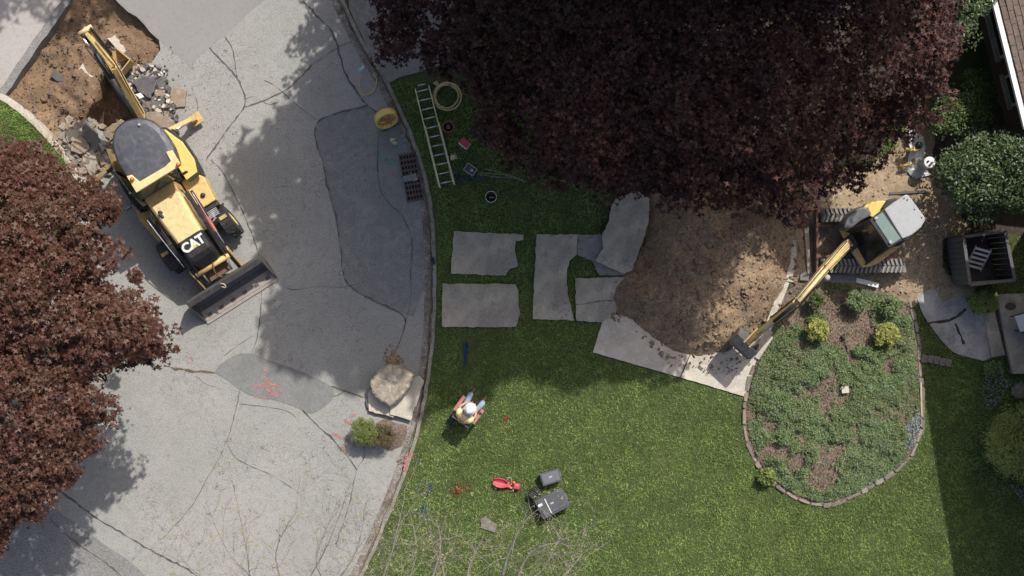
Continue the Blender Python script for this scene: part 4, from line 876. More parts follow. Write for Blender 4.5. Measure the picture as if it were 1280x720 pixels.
slab('broken concrete slab under the right side of the boulder', [(487, 506), (500, 478), (524, 470), (530, 476), (513, 526), (487, 518)], .05, .16, M['slabwarm'], 32, .05, name='kerb_slab')
slab('thin dark stone propped at the left of the boulder', [(457, 500), (462, 490), (464, 508), (459, 510)], .02, .1, M['chunkdark'], 33, name='kerb_slab')
clods('sand_spill', 260, PW([(478, 448), (485, 430), (500, 432), (505, 452), (492, 462)]), lambda X, Y, S: .01 + 0 * X, .008, .035, M['mound'], 44, edge=0, lab=('loose dark sand spilled on the road above the boulder', 'sand'))
hfield('sand_drift', PW([(474, 455), (484, 436), (492, 430), (500, 438), (506, 455), (495, 465), (480, 466)]), lambda X, Y, S: -.02 + .045 * np.clip(S / .3, -.3, 1) + .02 * fbm(X, Y, 6, 3, 3), M['mound'], .05, .1)
sh_ = shrub('kerb_shrub', 'uprooted green shrub lying on the road below the boulder', 'shrub', P(457, 537, 0), .48, .46, .75, M['yewleaf'], 9000, (.012, .024), 61, lump=.24, nclump=70)
shrub('dry_shrub', 'brown dry half of shrub with bare twigs beside the green one', 'shrub', P(474, 542, 0), .60, .40, .66, M['russetleaf'], 7000, (.010, .022), 62, lump=.26, nclump=60)
tw = MB(); rr = random.Random(3)
for i in range(50):
    a = rr.uniform(0, 2 * PI); r_ = rr.uniform(.15, .48); tw.tube([(0, 0, .1), (r_ * .5 * math.cos(a), r_ * .4 * math.sin(a), .35), (r_ * math.cos(a), r_ * .8 * math.sin(a), rr.uniform(.2, .6))], [.009, .006, .003], 4)
o = tw.build('dead_twigs', M['bark'], None); o.location = P(488, 543, .05); tag(o, 'loose spray of dead twigs sticking out of the dry shrub', 'twigs')
hfield('soil_spill', PW([(465, 525), (480, 522), (512, 530), (506, 560), (485, 568), (470, 550)]), lambda X, Y, S: -.01 + .05 * np.clip(S / .3, -.3, 1) + .02 * fbm(X, Y, 5, 3, 8), M['mulch'], .06, .05)

# ------------------------------------------------------------------ rubble by the road pit
def chunk(label, px, th, z, m, seed, tx=0, ty=0):
    poly = jag(PW(px, z + th), .09, .03, seed); cx = sum(p[0] for p in poly) / len(poly); cy = sum(p[1] for p in poly) / len(poly)
    o = MB().prism([(x - cx, y - cy) for x, y in poly], 0, th, inset=.04).build('rubble_chunk', m, None, bevel=.008); o.location = (cx, cy, z); o.rotation_euler = (tx, ty, 0); return tag(o, label, 'rubble chunk')
chunk('large dark wedge of asphalt lying right of the boom', [(163, 102), (180, 94), (197, 96), (194, 110), (188, 123), (175, 116)], .09, .25, M['chunkdark'], 1, .12, -.1)
chunk('tan pentagonal slab lying alone on the road right of the rubble', [(213, 113), (221, 108), (233, 113), (231, 134), (221, 135), (212, 122)], .08, 0.0, M['chunktan'], 2)
chunk('long pale soiled slab right behind the cab roof', [(182, 140), (195, 138), (217, 150), (215, 160), (205, 168), (195, 162), (182, 155)], .12, .12, M['chunktan'], 3, .1, .05)
chunk('pale grey plate lying at the kerb left of the cab', [(81, 163), (104, 158), (110, 172), (98, 178), (84, 178)], .1, .1, M['slab'], 4, .1, .15)
chunk('tan-faced block between the grey plates left of the cab', [(88, 180), (96, 173), (110, 175), (113, 187), (100, 194), (88, 190)], .2, .05, M['chunktan'], 5, -.1, .05)
chunk('tall grey shard standing by the pit left of the cab', [(101, 160), (106, 150), (120, 165), (124, 178), (117, 190), (108, 176)], .14, .2, M['chunkdark'], 6, .25, .3)
chunk('grey plate propped against the cab side rubble', [(119, 160), (128, 164), (134, 185), (126, 193), (120, 180)], .1, .1, M['slabdark'], 7, -.2, .3)
chunk('long pale plate pointing down toward the stabilizer', [(100, 192), (118, 182), (122, 205), (118, 218), (108, 212)], .12, .06, M['slab'], 8, .05, -.1)
chunk('small pale block beside the cab rear corner', [(130, 195), (142, 192), (146, 203), (134, 207)], .12, .03, M['slab'], 9, .1, 0)
chunk('dark lump right of the large asphalt wedge', [(197, 104), (204, 99), (207, 106), (204, 112), (198, 111)], .14, .03, M['chunkdark'], 10)
chunk('brown lump below the dark lump', [(192, 114), (200, 110), (207, 113), (204, 121), (195, 121)], .12, .03, M['chunktan'], 11)
chunk('white plaster-like fragment at the wedge foot', [(168, 118), (175, 116), (180, 121), (174, 124)], .07, .3, M['white'], 12)
chunk('dark block behind the cab roof', [(186, 128), (196, 126), (200, 135), (192, 139)], .14, .05, M['chunkdark'], 13)
chunk('brown plank-like chunk over the trench beside the boom', [(130, 162), (150, 148), (156, 152), (142, 165)], .1, -.05, M['chunktan'], 14, .2, .1)
chunk('white block at the pit far side next to the stick', [(131, 47), (141, 42), (155, 62), (148, 66)], .3, -.35, M['slabwarm'], 15, .12, .2)
chunk('small white angular fragment in the middle of the pit', [(97, 88), (103, 78), (107, 88), (117, 97), (107, 96)], .1, -.38, M['slabwarm'], 16, .1, .1)
chunk('cluster of dark shards in the left of the pit', [(62, 94), (68, 86), (78, 96), (80, 102), (70, 101)], .12, -.35, M['chunkdark'], 17, .2, .1)
chunk('dark asphalt shard at the pit right edge by the stick', [(152, 70), (158, 62), (164, 72), (158, 80)], .12, -.2, M['chunkdark'], 18, .3, .1)
RB = PW([(145, 75), (165, 88), (190, 85), (206, 90), (212, 130), (222, 150), (215, 165), (190, 170), (170, 140), (155, 110)])
shards('rubble', 300, RB, lambda X, Y, S: .04 + .10 * np.clip(S, 0, 1), .03, .17, M['chunkdark'], 7, ('small dark asphalt rubble heaped right of the boom', 'rubble'), 3)
shards('rubble', 110, RB, lambda X, Y, S: .11 + .10 * np.clip(S, 0, 1), .025, .11, M['slabwarm'], 8, ('small pale concrete bits among the dark rubble', 'rubble'), 2)
RB2 = PW([(70, 180), (85, 155), (115, 150), (140, 175), (150, 215), (110, 215), (92, 205)])
shards('rubble', 260, RB2, lambda X, Y, S: .04 + .12 * np.clip(S, 0, 1), .03, .20, M['chunktan'], 9, ('brown rubble bits between the plates left of the cab', 'rubble'), 3)
clods('rubble', 260, PW([(96, 0), (8, 118), (20, 128), (110, 215), (150, 190), (60, 120), (110, 0)]), lambda X, Y, S: -.25 + 0 * X, .015, .06, M['chunkdark'], 10, edge=0, power=3, lab=('broken asphalt crumbs along the pit edge', 'rubble'))
clods('rubble', 90, PW([(200, 50), (215, 60), (220, 90), (240, 140), (215, 130), (205, 90)]), lambda X, Y, S: .01 + 0 * X, .01, .045, M['chunkdark'], 11, edge=-.1, power=2, lab=('stray asphalt crumbs on the road right of the pit', 'rubble'))
heap = hfield('rubble_heap', RB, lambda X, Y, S: -.05 + .22 * np.clip(S / .5, -.3, 1) + .10 * fbm(X, Y, 3, 3, 6), M['chunktan'], .06, .15)
heap = hfield('rubble_heap', RB2, lambda X, Y, S: -.05 + .18 * np.clip(S / .5, -.3, 1) + .10 * fbm(X, Y, 3, 3, 7), M['chunktan'], .06, .1)

shrub('russet_shrub', 'low mixed green and reddish shoots in the middle of the dry kerb shrub', 'shrub', P(484, 536, 0), .34, .28, .66, M['greenleaf'], 700, (.012, .022), 68, nclump=24)
# ------------------------------------------------------------------ backhoe loader (local: x forward to the loader bucket, y left, z up)
HD = math.atan2(-.845, .534)
edge0 = Vector(((303 - 640) * .0234375, (360 - 376) * .0234375, 0)); fw = Vector((math.cos(HD), math.sin(HD), 0))
bl = empty('backhoe_loader', edge0 - fw * 3.15, HD, 'yellow backhoe loader with dark cab roof digging the road pit, CAT on its nose', 'backhoe loader')
BI = (Matrix.Translation(bl.location) @ Matrix.Rotation(HD, 4, 'Z')).inverted()
def L(px, py, h): return BI @ P(px, py, h)
Y_, K_, BKP = M['yellow'], M['black'], bl
# chassis
c = MB().box((-.3, 0, .72), (4.3, .62, .42)); c.box((1.05, 0, .52), (.22, 1.75, .2)); c.box((-1.05, 0, .7), (.3, 1.6, .3)); c.build('chassis', K_, bl, bevel=.02)
def wheel(name, r, w, par, loc, turn=0):
    t = MB(); prof = [(r * .55, -w / 2), (r * .9, -w / 2), (r, -w * .38), (r, w * .38), (r * .9, w / 2), (r * .55, w / 2)]
    RX = Matrix.Rotation(PI / 2, 4, 'X') ; t.lathe(prof, RX, 28, caps=False)
    n = int(18 * r / .6) + 2
    for i in range(n):                        # chevron lugs
        for sgn in (-1, 1):
            a = 2 * PI * (i + (.5 if sgn > 0 else 0)) / n
            Mx = Matrix.Rotation(a, 4, 'Y') @ Matrix.Translation((0, sgn * w * .22, r + .012)) @ Matrix.Rotation(sgn * .6, 4, 'Z')
            t.box((0, 0, 0), (.06, w * .5, .05), Mx)
    o = t.build(name, M['rubber'], par); fixn(o)
    o.location = loc; o.rotation_euler = (0, 0, turn)
    rm = MB().lathe([(.03, -w * .3), (r * .5, -w * .32), (r * .57, -w * .45), (r * .57, w * .45), (r * .5, w * .32), (.03, w * .3)], RX, 20).build('rim', M['yellow_dull'], o)
    fixn(rm); return o
for s in (-1, 1):
    wheel('rear_wheel', .70, .46, bl, (-1.05, .88 if s > 0 else -.72, .70))
    fwh = wheel('front_wheel', .47, .32, bl, (1.05, s * .98, .47), math.radians(6))
    mg = MB(); 
    pts = [(.50 * math.cos(a), .50 * math.sin(a)) for a in [math.radians(d) for d in range(35, 176, 14)]]
    for (x0, z0), (x1, z1) in zip(pts[:-1], pts[1:]): mg.beam((x0 + 1.05 - .03, s * .98, z0 + .49), (x1 + 1.05 - .03, s * .98, z1 + .49), .34, .03)
    f_ = mg.build('front_mudguard', K_, bl, bevel=.006)
    MB().box((.93, s * .98, 1.02), (.1, .22, .025)).build('marker_plate', M['yellow_dull'], f_)
# hood
hm = MB(); y0, y1 = .46, .40
def hoodsec(x, hw, z, zb): return [(x, -hw, zb), (x, -hw, z - .06), (x, -hw + .07, z), (x, hw - .07, z), (x, hw, z - .06), (x, hw, zb)]
def loft(mb, secs):
    n = len(secs[0]); vs = [p for s_ in secs for p in s_]
    fs = [(i * n + k, i * n + (k + 1) % n, (i + 1) * n + (k + 1) % n, (i + 1) * n + k) for i in range(len(secs) - 1) for k in range(n)]
    fs += [tuple(reversed(range(n))), tuple(range((len(secs) - 1) * n, len(secs) * n))]; return mb.add(vs, fs)
fixn(loft(MB(), [hoodsec(-.22, .47, 1.93, .9), hoodsec(.4, .43, 1.90, .9), hoodsec(1.02, .385, 1.84, .9)]).build('hood', M['yellow_pale'], bl, bevel=.012))
nose = fixn(loft(MB(), [hoodsec(1.03, .39, 1.845, .8), hoodsec(1.55, .37, 1.76, .8), hoodsec(1.68, .36, 1.60, .8), hoodsec(1.82, .34, 1.3, .8)]).build('nose_cover', K_, bl, bevel=.012))
g = MB()
for i in range(7): g.box((1.835, 0, .9 + i * .05), (.02, .6, .02))
g.box((1.60, 0, 1.68), (.02, .64, .012)); g.build('grille', M['steel'], bl)['kind'] = 'stuff'
# emblem: white letters and a yellow triangle
def text(body, size, depth, m, name, parent, loc, rot, sx=1.0, off=.0):
    cu = bpy.data.curves.new('t', 'FONT'); cu.body = body; cu.size = size; cu.extrude = depth; cu.align_x = 'CENTER'; cu.align_y = 'CENTER'; cu.offset = off; cu.space_character = .92
    ob = bpy.data.objects.new('t', cu); col.objects.link(ob); bpy.context.view_layer.update()
    me = bpy.data.meshes.new_from_object(ob.evaluated_get(bpy.context.evaluated_depsgraph_get())); bpy.data.objects.remove(ob); me.name = name
    o = link(name, me, m, parent); o.location = loc; o.rotation_euler = rot; o.scale = (sx, 1, 1); return o
text('CAT', .37, .004, M['white'], 'lettering', bl, (1.25, .0, 1.818), (math.radians(9.3), 0, PI / 2), 1.0, .014)
tri = MB().add([(-.075, -.085, 0), (.075, -.085, 0), (0, .03, 0), (-.075, -.085, .004), (.075, -.085, .004), (0, .03, .004)], [(2, 1, 0), (3, 4, 5), (0, 1, 4, 3), (1, 2, 5, 4), (2, 0, 3, 5)]).build('emblem_triangle', M['yellowpaint'], bl)
tri.location = (1.28, .0, 1.818); tri.rotation_euler = (math.radians(9.3), 0, PI / 2)
# exhaust, cowl
MB().tube(smooth([(.05, -.27, 1.85), (.05, -.27, 2.12), (.12, -.27, 2.2), (.26, -.25, 2.22)], 3), .045, 10).build('exhaust', K_, bl, True)
MB().box((-.36, 0, 1.45), (.34, .95, .9)).build('cowl', M['yellow_dull'], bl, bevel=.02)
# right-hand (towards the photo's upper right) platform with filler cap, steps, tank
pl = MB().prism([(-.55, .52), (.42, .52), (.42, 1.08), (-.30, 1.15), (-.55, 1.0)], .62, 1.12).build('fuel_tank', M['yellow'], bl, bevel=.03)
MB().lathe([(.07, 1.12), (.07, 1.17), (.03, 1.19)], n=14).build('filler_cap', K_, pl, True).location = (.12, .85, 0)
MB().box((.52, .80, .92), (.12, .55, .3)).build('step_grille', K_, bl, bevel=.02)
for i in range(5): MB().box((.60 + i * .045, .80, 1.06), (.022, .34, .02)).build('step_bar', M['alu'], bl)
MB().prism([(-.65, -.52), (.55, -.52), (.55, -.95), (-.3, -1.1), (-.65, -1.0)], .5, 1.0).build('tool_box', M['yellow_dull'], bl, bevel=.03)
MB().beam((.32, .68, 1.42), (1.22, .63, 1.36), .12, .07).build('safety_strut', M['red'], bl, bevel=.01)
# cab: floor, posts, glass, roof
cab = MB().box((-1.45, 0, 1.1), (1.75, 1.25, .35)).build('cab_floor', M['yellow_dull'], bl, bevel=.02)
seat = MB().box((-1.35, 0, 1.45), (.5, .5, .15)); seat.box((-1.62, 0, 1.75), (.14, .48, .6)); seat.build('seat', K_, bl, bevel=.04)
fl = [(-.55, .60), (-1.4, .66), (-2.25, .52)]; tp = [(-.72, .56), (-1.45, .60), (-2.2, .46)]
for s in (-1, 1):
    for (x0, y0_), (x1, y1_) in zip(fl, tp): MB().beam((x0, s * y0_, 1.2), (x1, s * y1_, 2.72), .07, .07).build('cab_post', K_, bl, bevel=.01)
    for i in (0, 1):
        a, b_ = fl[i], fl[i + 1]; a2, b2 = tp[i], tp[i + 1]
        gq = [(a[0] - .04, s * a[1], 1.3), (b_[0] + .04, s * b_[1], 1.3), (b2[0] + .04, s * b2[1], 2.66), (a2[0] - .04, s * a2[1], 2.66)]
        n_g = Vector((0, s * .012, 0)); MB().add(gq + [tuple(Vector(v) + n_g) for v in gq], [(0, 1, 2, 3), (7, 6, 5, 4), (0, 4, 5, 1), (1, 5, 6, 2), (2, 6, 7, 3), (3, 7, 4, 0)]).build('side_window', M['glassgreen'], bl)
    MB().tube([(-.62, s * .64, 1.55), (-.95, s * .70, 1.62), (-1.25, s * .70, 1.66)], .016, 6).build('grab_rail', K_, bl)
    MB().tube([(-.66, s * .60, 2.2), (-.5, s * .88, 2.25)], .014, 6).build('mirror_arm', K_, bl); MB().box((-.48, s * .92, 2.2), (.04, .16, .24)).build('mirror', K_, bl, bevel=.01)
gq = [(-.55, -.56, 1.9), (-.55, .56, 1.9), (-.70, .52, 2.68), (-.70, -.52, 2.68)]; MB().add(gq + [(x + .012, y, z) for x, y, z in gq], [(0, 1, 2, 3), (7, 6, 5, 4), (0, 4, 5, 1), (1, 5, 6, 2), (2, 6, 7, 3), (3, 7, 4, 0)]).build('windscreen', M['glassgreen'], bl)
MB().tube([(-.52, -.1, 1.95), (-.60, .25, 2.4)], .012, 5).build('wiper', K_, bl)
# roof outline, traced then given depth
rpx = [(171, 240), (226, 206), (220, 186), (209, 168), (197, 155), (186, 149), (172, 147), (156, 151), (145, 160), (140, 174), (142, 190), (150, 210)]
rl = [tuple((L(x, y, 2.82)).to_2d()) for x, y in rpx]
rp = smooth(rl[1:] + [rl[0]], 3); rp = [tuple(p) for p in rp]
def scl(p, k, dx=0): 
    cx = sum(a[0] for a in p) / len(p); cy = sum(a[1] for a in p) / len(p); return [(cx + (a[0] - cx) * k + dx, cy + (a[1] - cy) * k) for a in p]
fixn(MB().prism(rp, 2.70, 2.80).build('cab_roof', K_, bl, bevel=.03))
cx = sum(a[0] for a in rp) / len(rp); cy = sum(a[1] for a in rp) / len(rp)
ip = scl(rp, .93); n_ = len(ip); V = [(x, y, 2.80) for x, y in ccw(ip)]; V2 = [(cx + (x - cx) * .8, cy + (y - cy) * .8, 2.84) for x, y, z in V]
rv = MB().add(V + V2 + [(cx - .0, cy, 2.87)], [(i, (i + 1) % n_, n_ + (i + 1) % n_, n_ + i) for i in range(n_)] + [(n_ + i, n_ + (i + 1) % n_, 2 * n_) for i in range(n_)])
rv.build('roof_panel', M['roofgrey'], bl)
fr_c, fl_c = Vector(rl[1]), Vector(rl[0]); dF = (fr_c - fl_c).normalized(); nF = Vector((dF.y, -dF.x)); nF = nF if nF.x < 0 else -nF
def q2(c0, u, v): p = c0 + dF * u + nF * v; return (p.x, p.y)
Wd = (fr_c - fl_c).length
vis = [q2(fl_c, -.01, -.02), q2(fl_c, Wd + .01, -.02), q2(fl_c, Wd + .015, .45), q2(fl_c, Wd - .15, .50), q2(fl_c, Wd - .17, .22), q2(fl_c, Wd * .72, .17), q2(fl_c, .22, .19), q2(fl_c, .14, .46), q2(fl_c, 0, .50)]
fixn(MB().prism(vis, 2.79, 2.885).build('roof_visor', M['yellow_pale'], bl, bevel=.012))
for u, v in ((.10, .34), (Wd - .04, .02)):
    o = MB().lathe([(.055, 0), (.055, .1), (.03, .13)], n=14).build('beacon', M['orange'], bl, True); p = q2(fl_c, u, v); o.location = (p[0], p[1], 2.88)
p = L(174, 156, 2.86); o = MB().lathe([(.04, 0), (.04, .03), (.01, .035)], n=14).build('roof_bolt', M['lightgrey'], bl, True); o.location = p
# rear fenders: broad yellow guards over the rear wheels, dark outer lip
for s in (-1, 1):
    fp = [(-.42, .74), (-.45, 1.12), (-.8, 1.24), (-1.4, 1.22), (-1.95, 1.0), (-2.2, .62), (-1.9, .58), (-1.2, .74)]
    if s < 0: fp = [(x, y * .62) for x, y in fp]
    fo = fixn(MB().prism([(x, s * y) for x, y in fp], 1.42, 1.50).build('rear_fender', M['yellowpaint'] if s > 0 else Y_, bl, bevel=.02))
    lip = [(-.38, .78), (-.42, 1.16), (-.8, 1.28), (-1.4, 1.26), (-1.97, 1.03), (-2.22, .66)]
    lp = MB()
    if s < 0: lip = [(x, y * .62) for x, y in lip]
    for a, b_ in zip(lip[:-1], lip[1:]): lp.beam((a[0], s * a[1], 1.40), (b_[0], s * b_[1], 1.40), .07, .12)
    lp.build('fender_lip', K_, fo, bevel=.01)
# loader arms, cylinders, linkage
for s in (-1, 1):
    ar = MB(); pth = [(-.10, s * .60, 1.72), (.9, s * .58, 1.55), (1.7, s * .56, 1.15), (2.32, s * .55, .42)]
    for a, b_ in zip(pth[:-1], pth[1:]): ar.beam(a, b_, .10, .20)
    ar.build('loader_arm', K_, bl, bevel=.012)
    MB().beam((1.75, s * .63, 1.12), (2.36, s * .62, .45), .04, .18).build('arm_plate', M['yellow_dull'], bl, bevel=.008)
    MB().tube([(-.1, s * .70, 1.52), (.75, s * .68, 1.40)], .045, 10).build('lift_cylinder', K_, bl, True); MB().tube([(.75, s * .68, 1.40), (1.6, s * .62, 1.10)], .024, 8).build('lift_rod', M['chrome'], bl, True)
    MB().tube([(1.0, s * .42, 1.2), (1.9, s * .40, .95)], .05, 10).build('tilt_cylinder', K_, bl, True); MB().tube([(1.9, s * .40, .95), (2.3, s * .38, .82)], .026, 8).build('tilt_rod', M['chrome'], bl, True)
    MB().tube(smooth([(-.2, s * .54, 1.85), (.6, s * .56, 1.72), (1.5, s * .50, 1.35), (2.0, s * .46, 1.05)], 3), .016, 6).build('hydraulic_hose', K_, bl, True)
    MB().tube(smooth([(.0, s * .74, 1.80), (.8, s * .70, 1.62), (1.6, s * .66, 1.32)], 3), .014, 6).build('pipe', M['alu'], bl, True)
MB().tube([(1.93, -.55, 1.02), (1.93, .55, 1.02)], .085, 14).build('cross_tube', M['yellow'], bl, True)
MB().box((2.12, 0, .62), (.3, .7, .12)).build('hitch_plate', M['rust'], bl, bevel=.01)
MB().tube(smooth([(1.8, .1, 1.1), (2.05, .0, 1.18), (2.25, -.05, 1.0), (2.35, .05, .9)], 3), .022, 6).build('hydraulic_hose', M['rust'], bl, True)
# bucket
bk = [(3.15, .02), (2.62, .05), (2.40, .20), (2.33, .50), (2.40, .86), (2.52, .98)]; hw = 1.2
bm_ = MB()
for a, b_ in zip(bk[:-1], bk[1:]):
    d = Vector((b_[0] - a[0], b_[1] - a[1])).normalized() ; nn = Vector((d.y, -d.x)) * .028
    vs = []
    for yy in (-hw, hw): vs += [(a[0], yy, a[1]), (b_[0], yy, b_[1]), (b_[0] + nn.x, yy, b_[1] + nn.y), (a[0] + nn.x, yy, a[1] + nn.y)]
    bm_.add(vs, [(0, 1, 2, 3), (7, 6, 5, 4), (0, 4, 5, 1), (1, 5, 6, 2), (2, 6, 7, 3), (3, 7, 4, 0)])
bu = fixn(bm_.build('loader_bucket', M['steel'], bl))
for s in (-1, 1): fixn(MB().sidex(bk, s * hw, s * (hw + .03)).build('side_plate', M['steel'], bu))
MB().box((2.86, 0, .065), (.50, 2.38, .006)).build('scoured_floor', M['steelfloor'], bu)
MB().box((3.12, 0, .035), (.16, 2.44, .03)).build('cutting_edge', M['steelfloor'], bu, bevel=.006)
MB().box((2.55, 0, 1.0), (.16, 2.44, .07), rz=0).build('top_lip', M['black'], bu, bevel=.01)
for i in range(6): MB().box((2.99, -1.0 + i * .4, .062), (.11, .14, .03)).build('wear_pad', M['steel'], bu, bevel=.004)
MB().tube(smooth([(2.5, -.1, 1.05), (2.58, .0, 1.1), (2.68, -.02, 1.05), (2.6, -.1, 1.05)], 3), .02, 6).build('rope_loop', M['woodpale'], bu, True)
# stabilizers
for s in (-1, 1):
    sb = MB().beam((-2.0, s * .5, 1.15), (-2.02, s * 1.62, .50), .15, .22, w2=.13, h2=.16).build('stabilizer_leg', M['yellow_dull'], bl, bevel=.02)
    MB().tube([(-1.92, s * .55, 1.35), (-1.92, s * 1.1, 1.0)], .055, 10).build('stabilizer_cylinder', K_, sb, True); MB().tube([(-1.92, s * 1.1, 1.0), (-1.95, s * 1.55, .62)], .028, 8).build('stabilizer_rod', M['chrome'], sb, True)
    MB().box((-2.02, s * 1.72, .22), (.34, .36, .07)).build('foot_pad', M['yellow_dull'], sb, bevel=.015); MB().box((-2.02, s * 1.66, .38), (.16, .2, .28)).build('foot_knuckle', M['yellow_dull'], sb, bevel=.015)
# boom, stick, digging bucket: worked from the picture at real heights
MB().box((-2.62, .05, .85), (.36, .9, .6)).build('swing_frame', M['yellow_dull'], bl, bevel=.03)
def LB(px, py, h): return tuple(L(px, py, h))
b0, b1, b2 = LB(178, 146, 1.15), LB(142, 82, 2.75), LB(108, 41, 3.25)
boom = MB(); boom.beam(b0, b1, .17, .34, h2=.30, w2=.15); boom.beam(b1, b2, .15, .30, w2=.11, h2=.2); boom.build('boom', M['yellow'], bl, bevel=.02)
side = Vector((0, -.17, 0))
def off(p, d): return tuple(Vector(p) + Vector(d))
MB().tube([off(b0, (.1, -.19, .35)), off(Vector(b0).lerp(Vector(b1), .78), (0, -.17, .28))], .085, 12).build('boom_cylinder', K_, bl, True)
MB().tube([off(Vector(b0).lerp(Vector(b1), .66), (0, -.17, .3)), off(b1, (-.45, -.19, .3))], .075, 12).build('stick_cylinder', K_, bl, True)
MB().tube([off(b1, (-.4, -.19, .3)), off(b2, (.12, -.14, .12))], .034, 10).build('stick_rod', M['chrome'], bl, True)
for k in (-.27, -.1, .12):
    MB().tube(smooth([off(b0, (0, k, .25)), off(Vector(b0).lerp(Vector(b1), .5), (0, k, .3)), off(b1, (0, k, .25)), off(Vector(b1).lerp(Vector(b2), .7), (0, k * .9, .2))], 3), .018, 6).build('hydraulic_hose', K_, bl, True)
s0, s1 = LB(107, 38, 3.3), LB(138, 74, .75)
stk = MB().beam(s0, s1, .14, .20, w2=.12, h2=.24).build('stick', M['yellow_dull'], bl, bevel=.015)
MB().beam(off(s0, (.05, .16, .1)), off(s1, (0, .14, .3)), .05, .08).build('stick_link', K_, bl, bevel=.01); MB().tube([off(s0, (.1, -.12, .1)), off(Vector(s0).lerp(Vector(s1), .6), (0, -.1, .1))], .05, 10).build('bucket_cylinder', K_, bl, True)
MB().tube([off(s0, (0, -.2, 0)), off(s0, (0, .2, 0))], .07, 12).build('boom_pin', M['yellow_pale'], bl, True)
pv_ = Vector(LB(146, 78, .55)); dbm = Matrix.Translation(pv_) @ Matrix.Rotation(math.radians(200), 4, 'Z')
db = MB(); prof = [(-.30, .20), (-.34, -.15), (-.18, -.48), (.14, -.56), (.42, -.36)]
for a, b_ in zip(prof[:-1], prof[1:]): db.beam((a[0], 0, a[1]), (b_[0], 0, b_[1]), .6, .025, dbm, up=(0, 1, 0)) if False else db.add([dbm @ Vector(v) for v in ((a[0], -.3, a[1]), (b_[0], -.3, b_[1]), (b_[0], .3, b_[1]), (a[0], .3, a[1]))], [(0, 1, 2, 3)])
dbo = db.build('digging_bucket', M['yellow_dull'], bl); so_ = dbo.modifiers.new('s', 'SOLIDIFY'); so_.thickness = .03
for s in (-.3, .3): fixn(MB().sidex(prof, s - .012, s + .012, dbm).build('bucket_side', M['yellow_dull'], dbo))
for i in range(5): MB().box((.46, -.24 + i * .12, -.33), (.14, .05, .03), dbm, taper=.6).build('tooth', M['steel'], dbo)

# ------------------------------------------------------------------ mini excavator
UC = P(1077, 301, .3); ex_ = empty('mini_excavator', (UC.x, UC.y, .16), 0, 'yellow mini excavator with grey roof parked between dirt and bed, boom over the bed', 'mini excavator')
XI = Matrix.Translation(-ex_.location)
def EX(px, py, h): return tuple(XI @ P(px, py, h))
for s, yy in ((1, .73), (-1, -.73)):
    tr = MB(); n = 44; Lh, R_ = .93, .27; loop = []
    per = 4 * Lh + 2 * PI * R_
    for i in range(n):
        d = per * i / n
        if d < 2 * Lh: p, a = (-Lh + d, R_), 0
        elif d < 2 * Lh + PI * R_: t = (d - 2 * Lh) / R_; p, a = (Lh + R_ * math.sin(t), R_ * math.cos(t)), t
        elif d < 4 * Lh + PI * R_: p, a = (Lh - (d - 2 * Lh - PI * R_), -R_), PI
        else: t = (d - 4 * Lh - PI * R_) / R_; p, a = (-Lh - R_ * math.sin(t), -R_ * math.cos(t)), PI + t
        loop.append((p, a))
    belt = [(p[0] * .985, p[1] * .93) for p, a in loop]
    tk = fixn(MB().sidex(belt, yy - .19, yy + .19, Matrix.Translation((0, 0, .33))).build('track', M['trackbelt'], ex_))
    for p, a in loop:
        Mx = Matrix.Translation((p[0], yy, p[1] + .33)) @ Matrix.Rotation(a, 4, 'Y'); cl = MB()
        for q in (-1, 1): cl.box((0, q * .10, 0), (.055, .22, .05), Mx @ Matrix.Rotation(0, 4, 'Z') @ Matrix.Translation((0, 0, 0)) @ Matrix.Rotation(q * .32, 4, 'Z'))
        cl.build('track_lug', M['slabdark'] if False else M['trackmud'], tk)
    MB().lathe([(.05, -.2), (.2, -.2), (.2, .2), (.05, .2)], Matrix.Translation((Lh, yy, .33)) @ Matrix.Rotation(PI / 2, 4, 'X'), 18).build('idler', K_, ex_)
MB().box((0, 0, .42), (1.3, 1.1, .25)).build('track_frame', K_, ex_, bevel=.03)
MB().lathe([(.42, .5), (.42, .68)], n=24).build('slew_ring', K_, ex_)
blade = MB().box((-1.35, 0, .22), (.06, 1.8, .38)); blade.box((-1.1, .45, .3), (.6, .1, .12)); blade.box((-1.1, -.45, .3), (.6, .1, .12)); blade.build('dozer_blade', M['rust'], ex_, bevel=.01)
def pp(name, px, h0, h1, m, par=ex_, bevel=.03, sm=2, inset=0):
    poly = [EX(x, y, h1)[:2] for x, y in px]; poly = [tuple(p) for p in smooth(poly, sm, True)] if sm > 1 else poly
    z = ex_.location.z; return fixn(MB().prism(poly, h0 - z, h1 - z, inset=inset).build(name, m, par, bevel=bevel))
pp('house_base', [(1051, 287), (1062, 270), (1084, 256), (1108, 252), (1135, 262), (1146, 280), (1138, 296), (1118, 314), (1096, 330), (1080, 334), (1076, 330)], .78, 1.0, M['yellow'], sm=3)
pp('engine_cover', [(1083, 268), (1084, 254), (1108, 251), (1120, 258), (1120, 280)], 1.0, 1.5, M['yellowpaint'], sm=3)
pp('counterweight', [(1104, 258), (1128, 248), (1148, 272), (1142, 292), (1116, 308)], 1.0, 1.65, M['black'], sm=3)
pod = pp('side_hood', [(1054, 287), (1056, 276), (1066, 263), (1079, 257), (1085, 258), (1092, 268), (1078, 276), (1064, 286)], 1.0, 1.55, M['podgrey'], bevel=.09, sm=3, inset=.12)
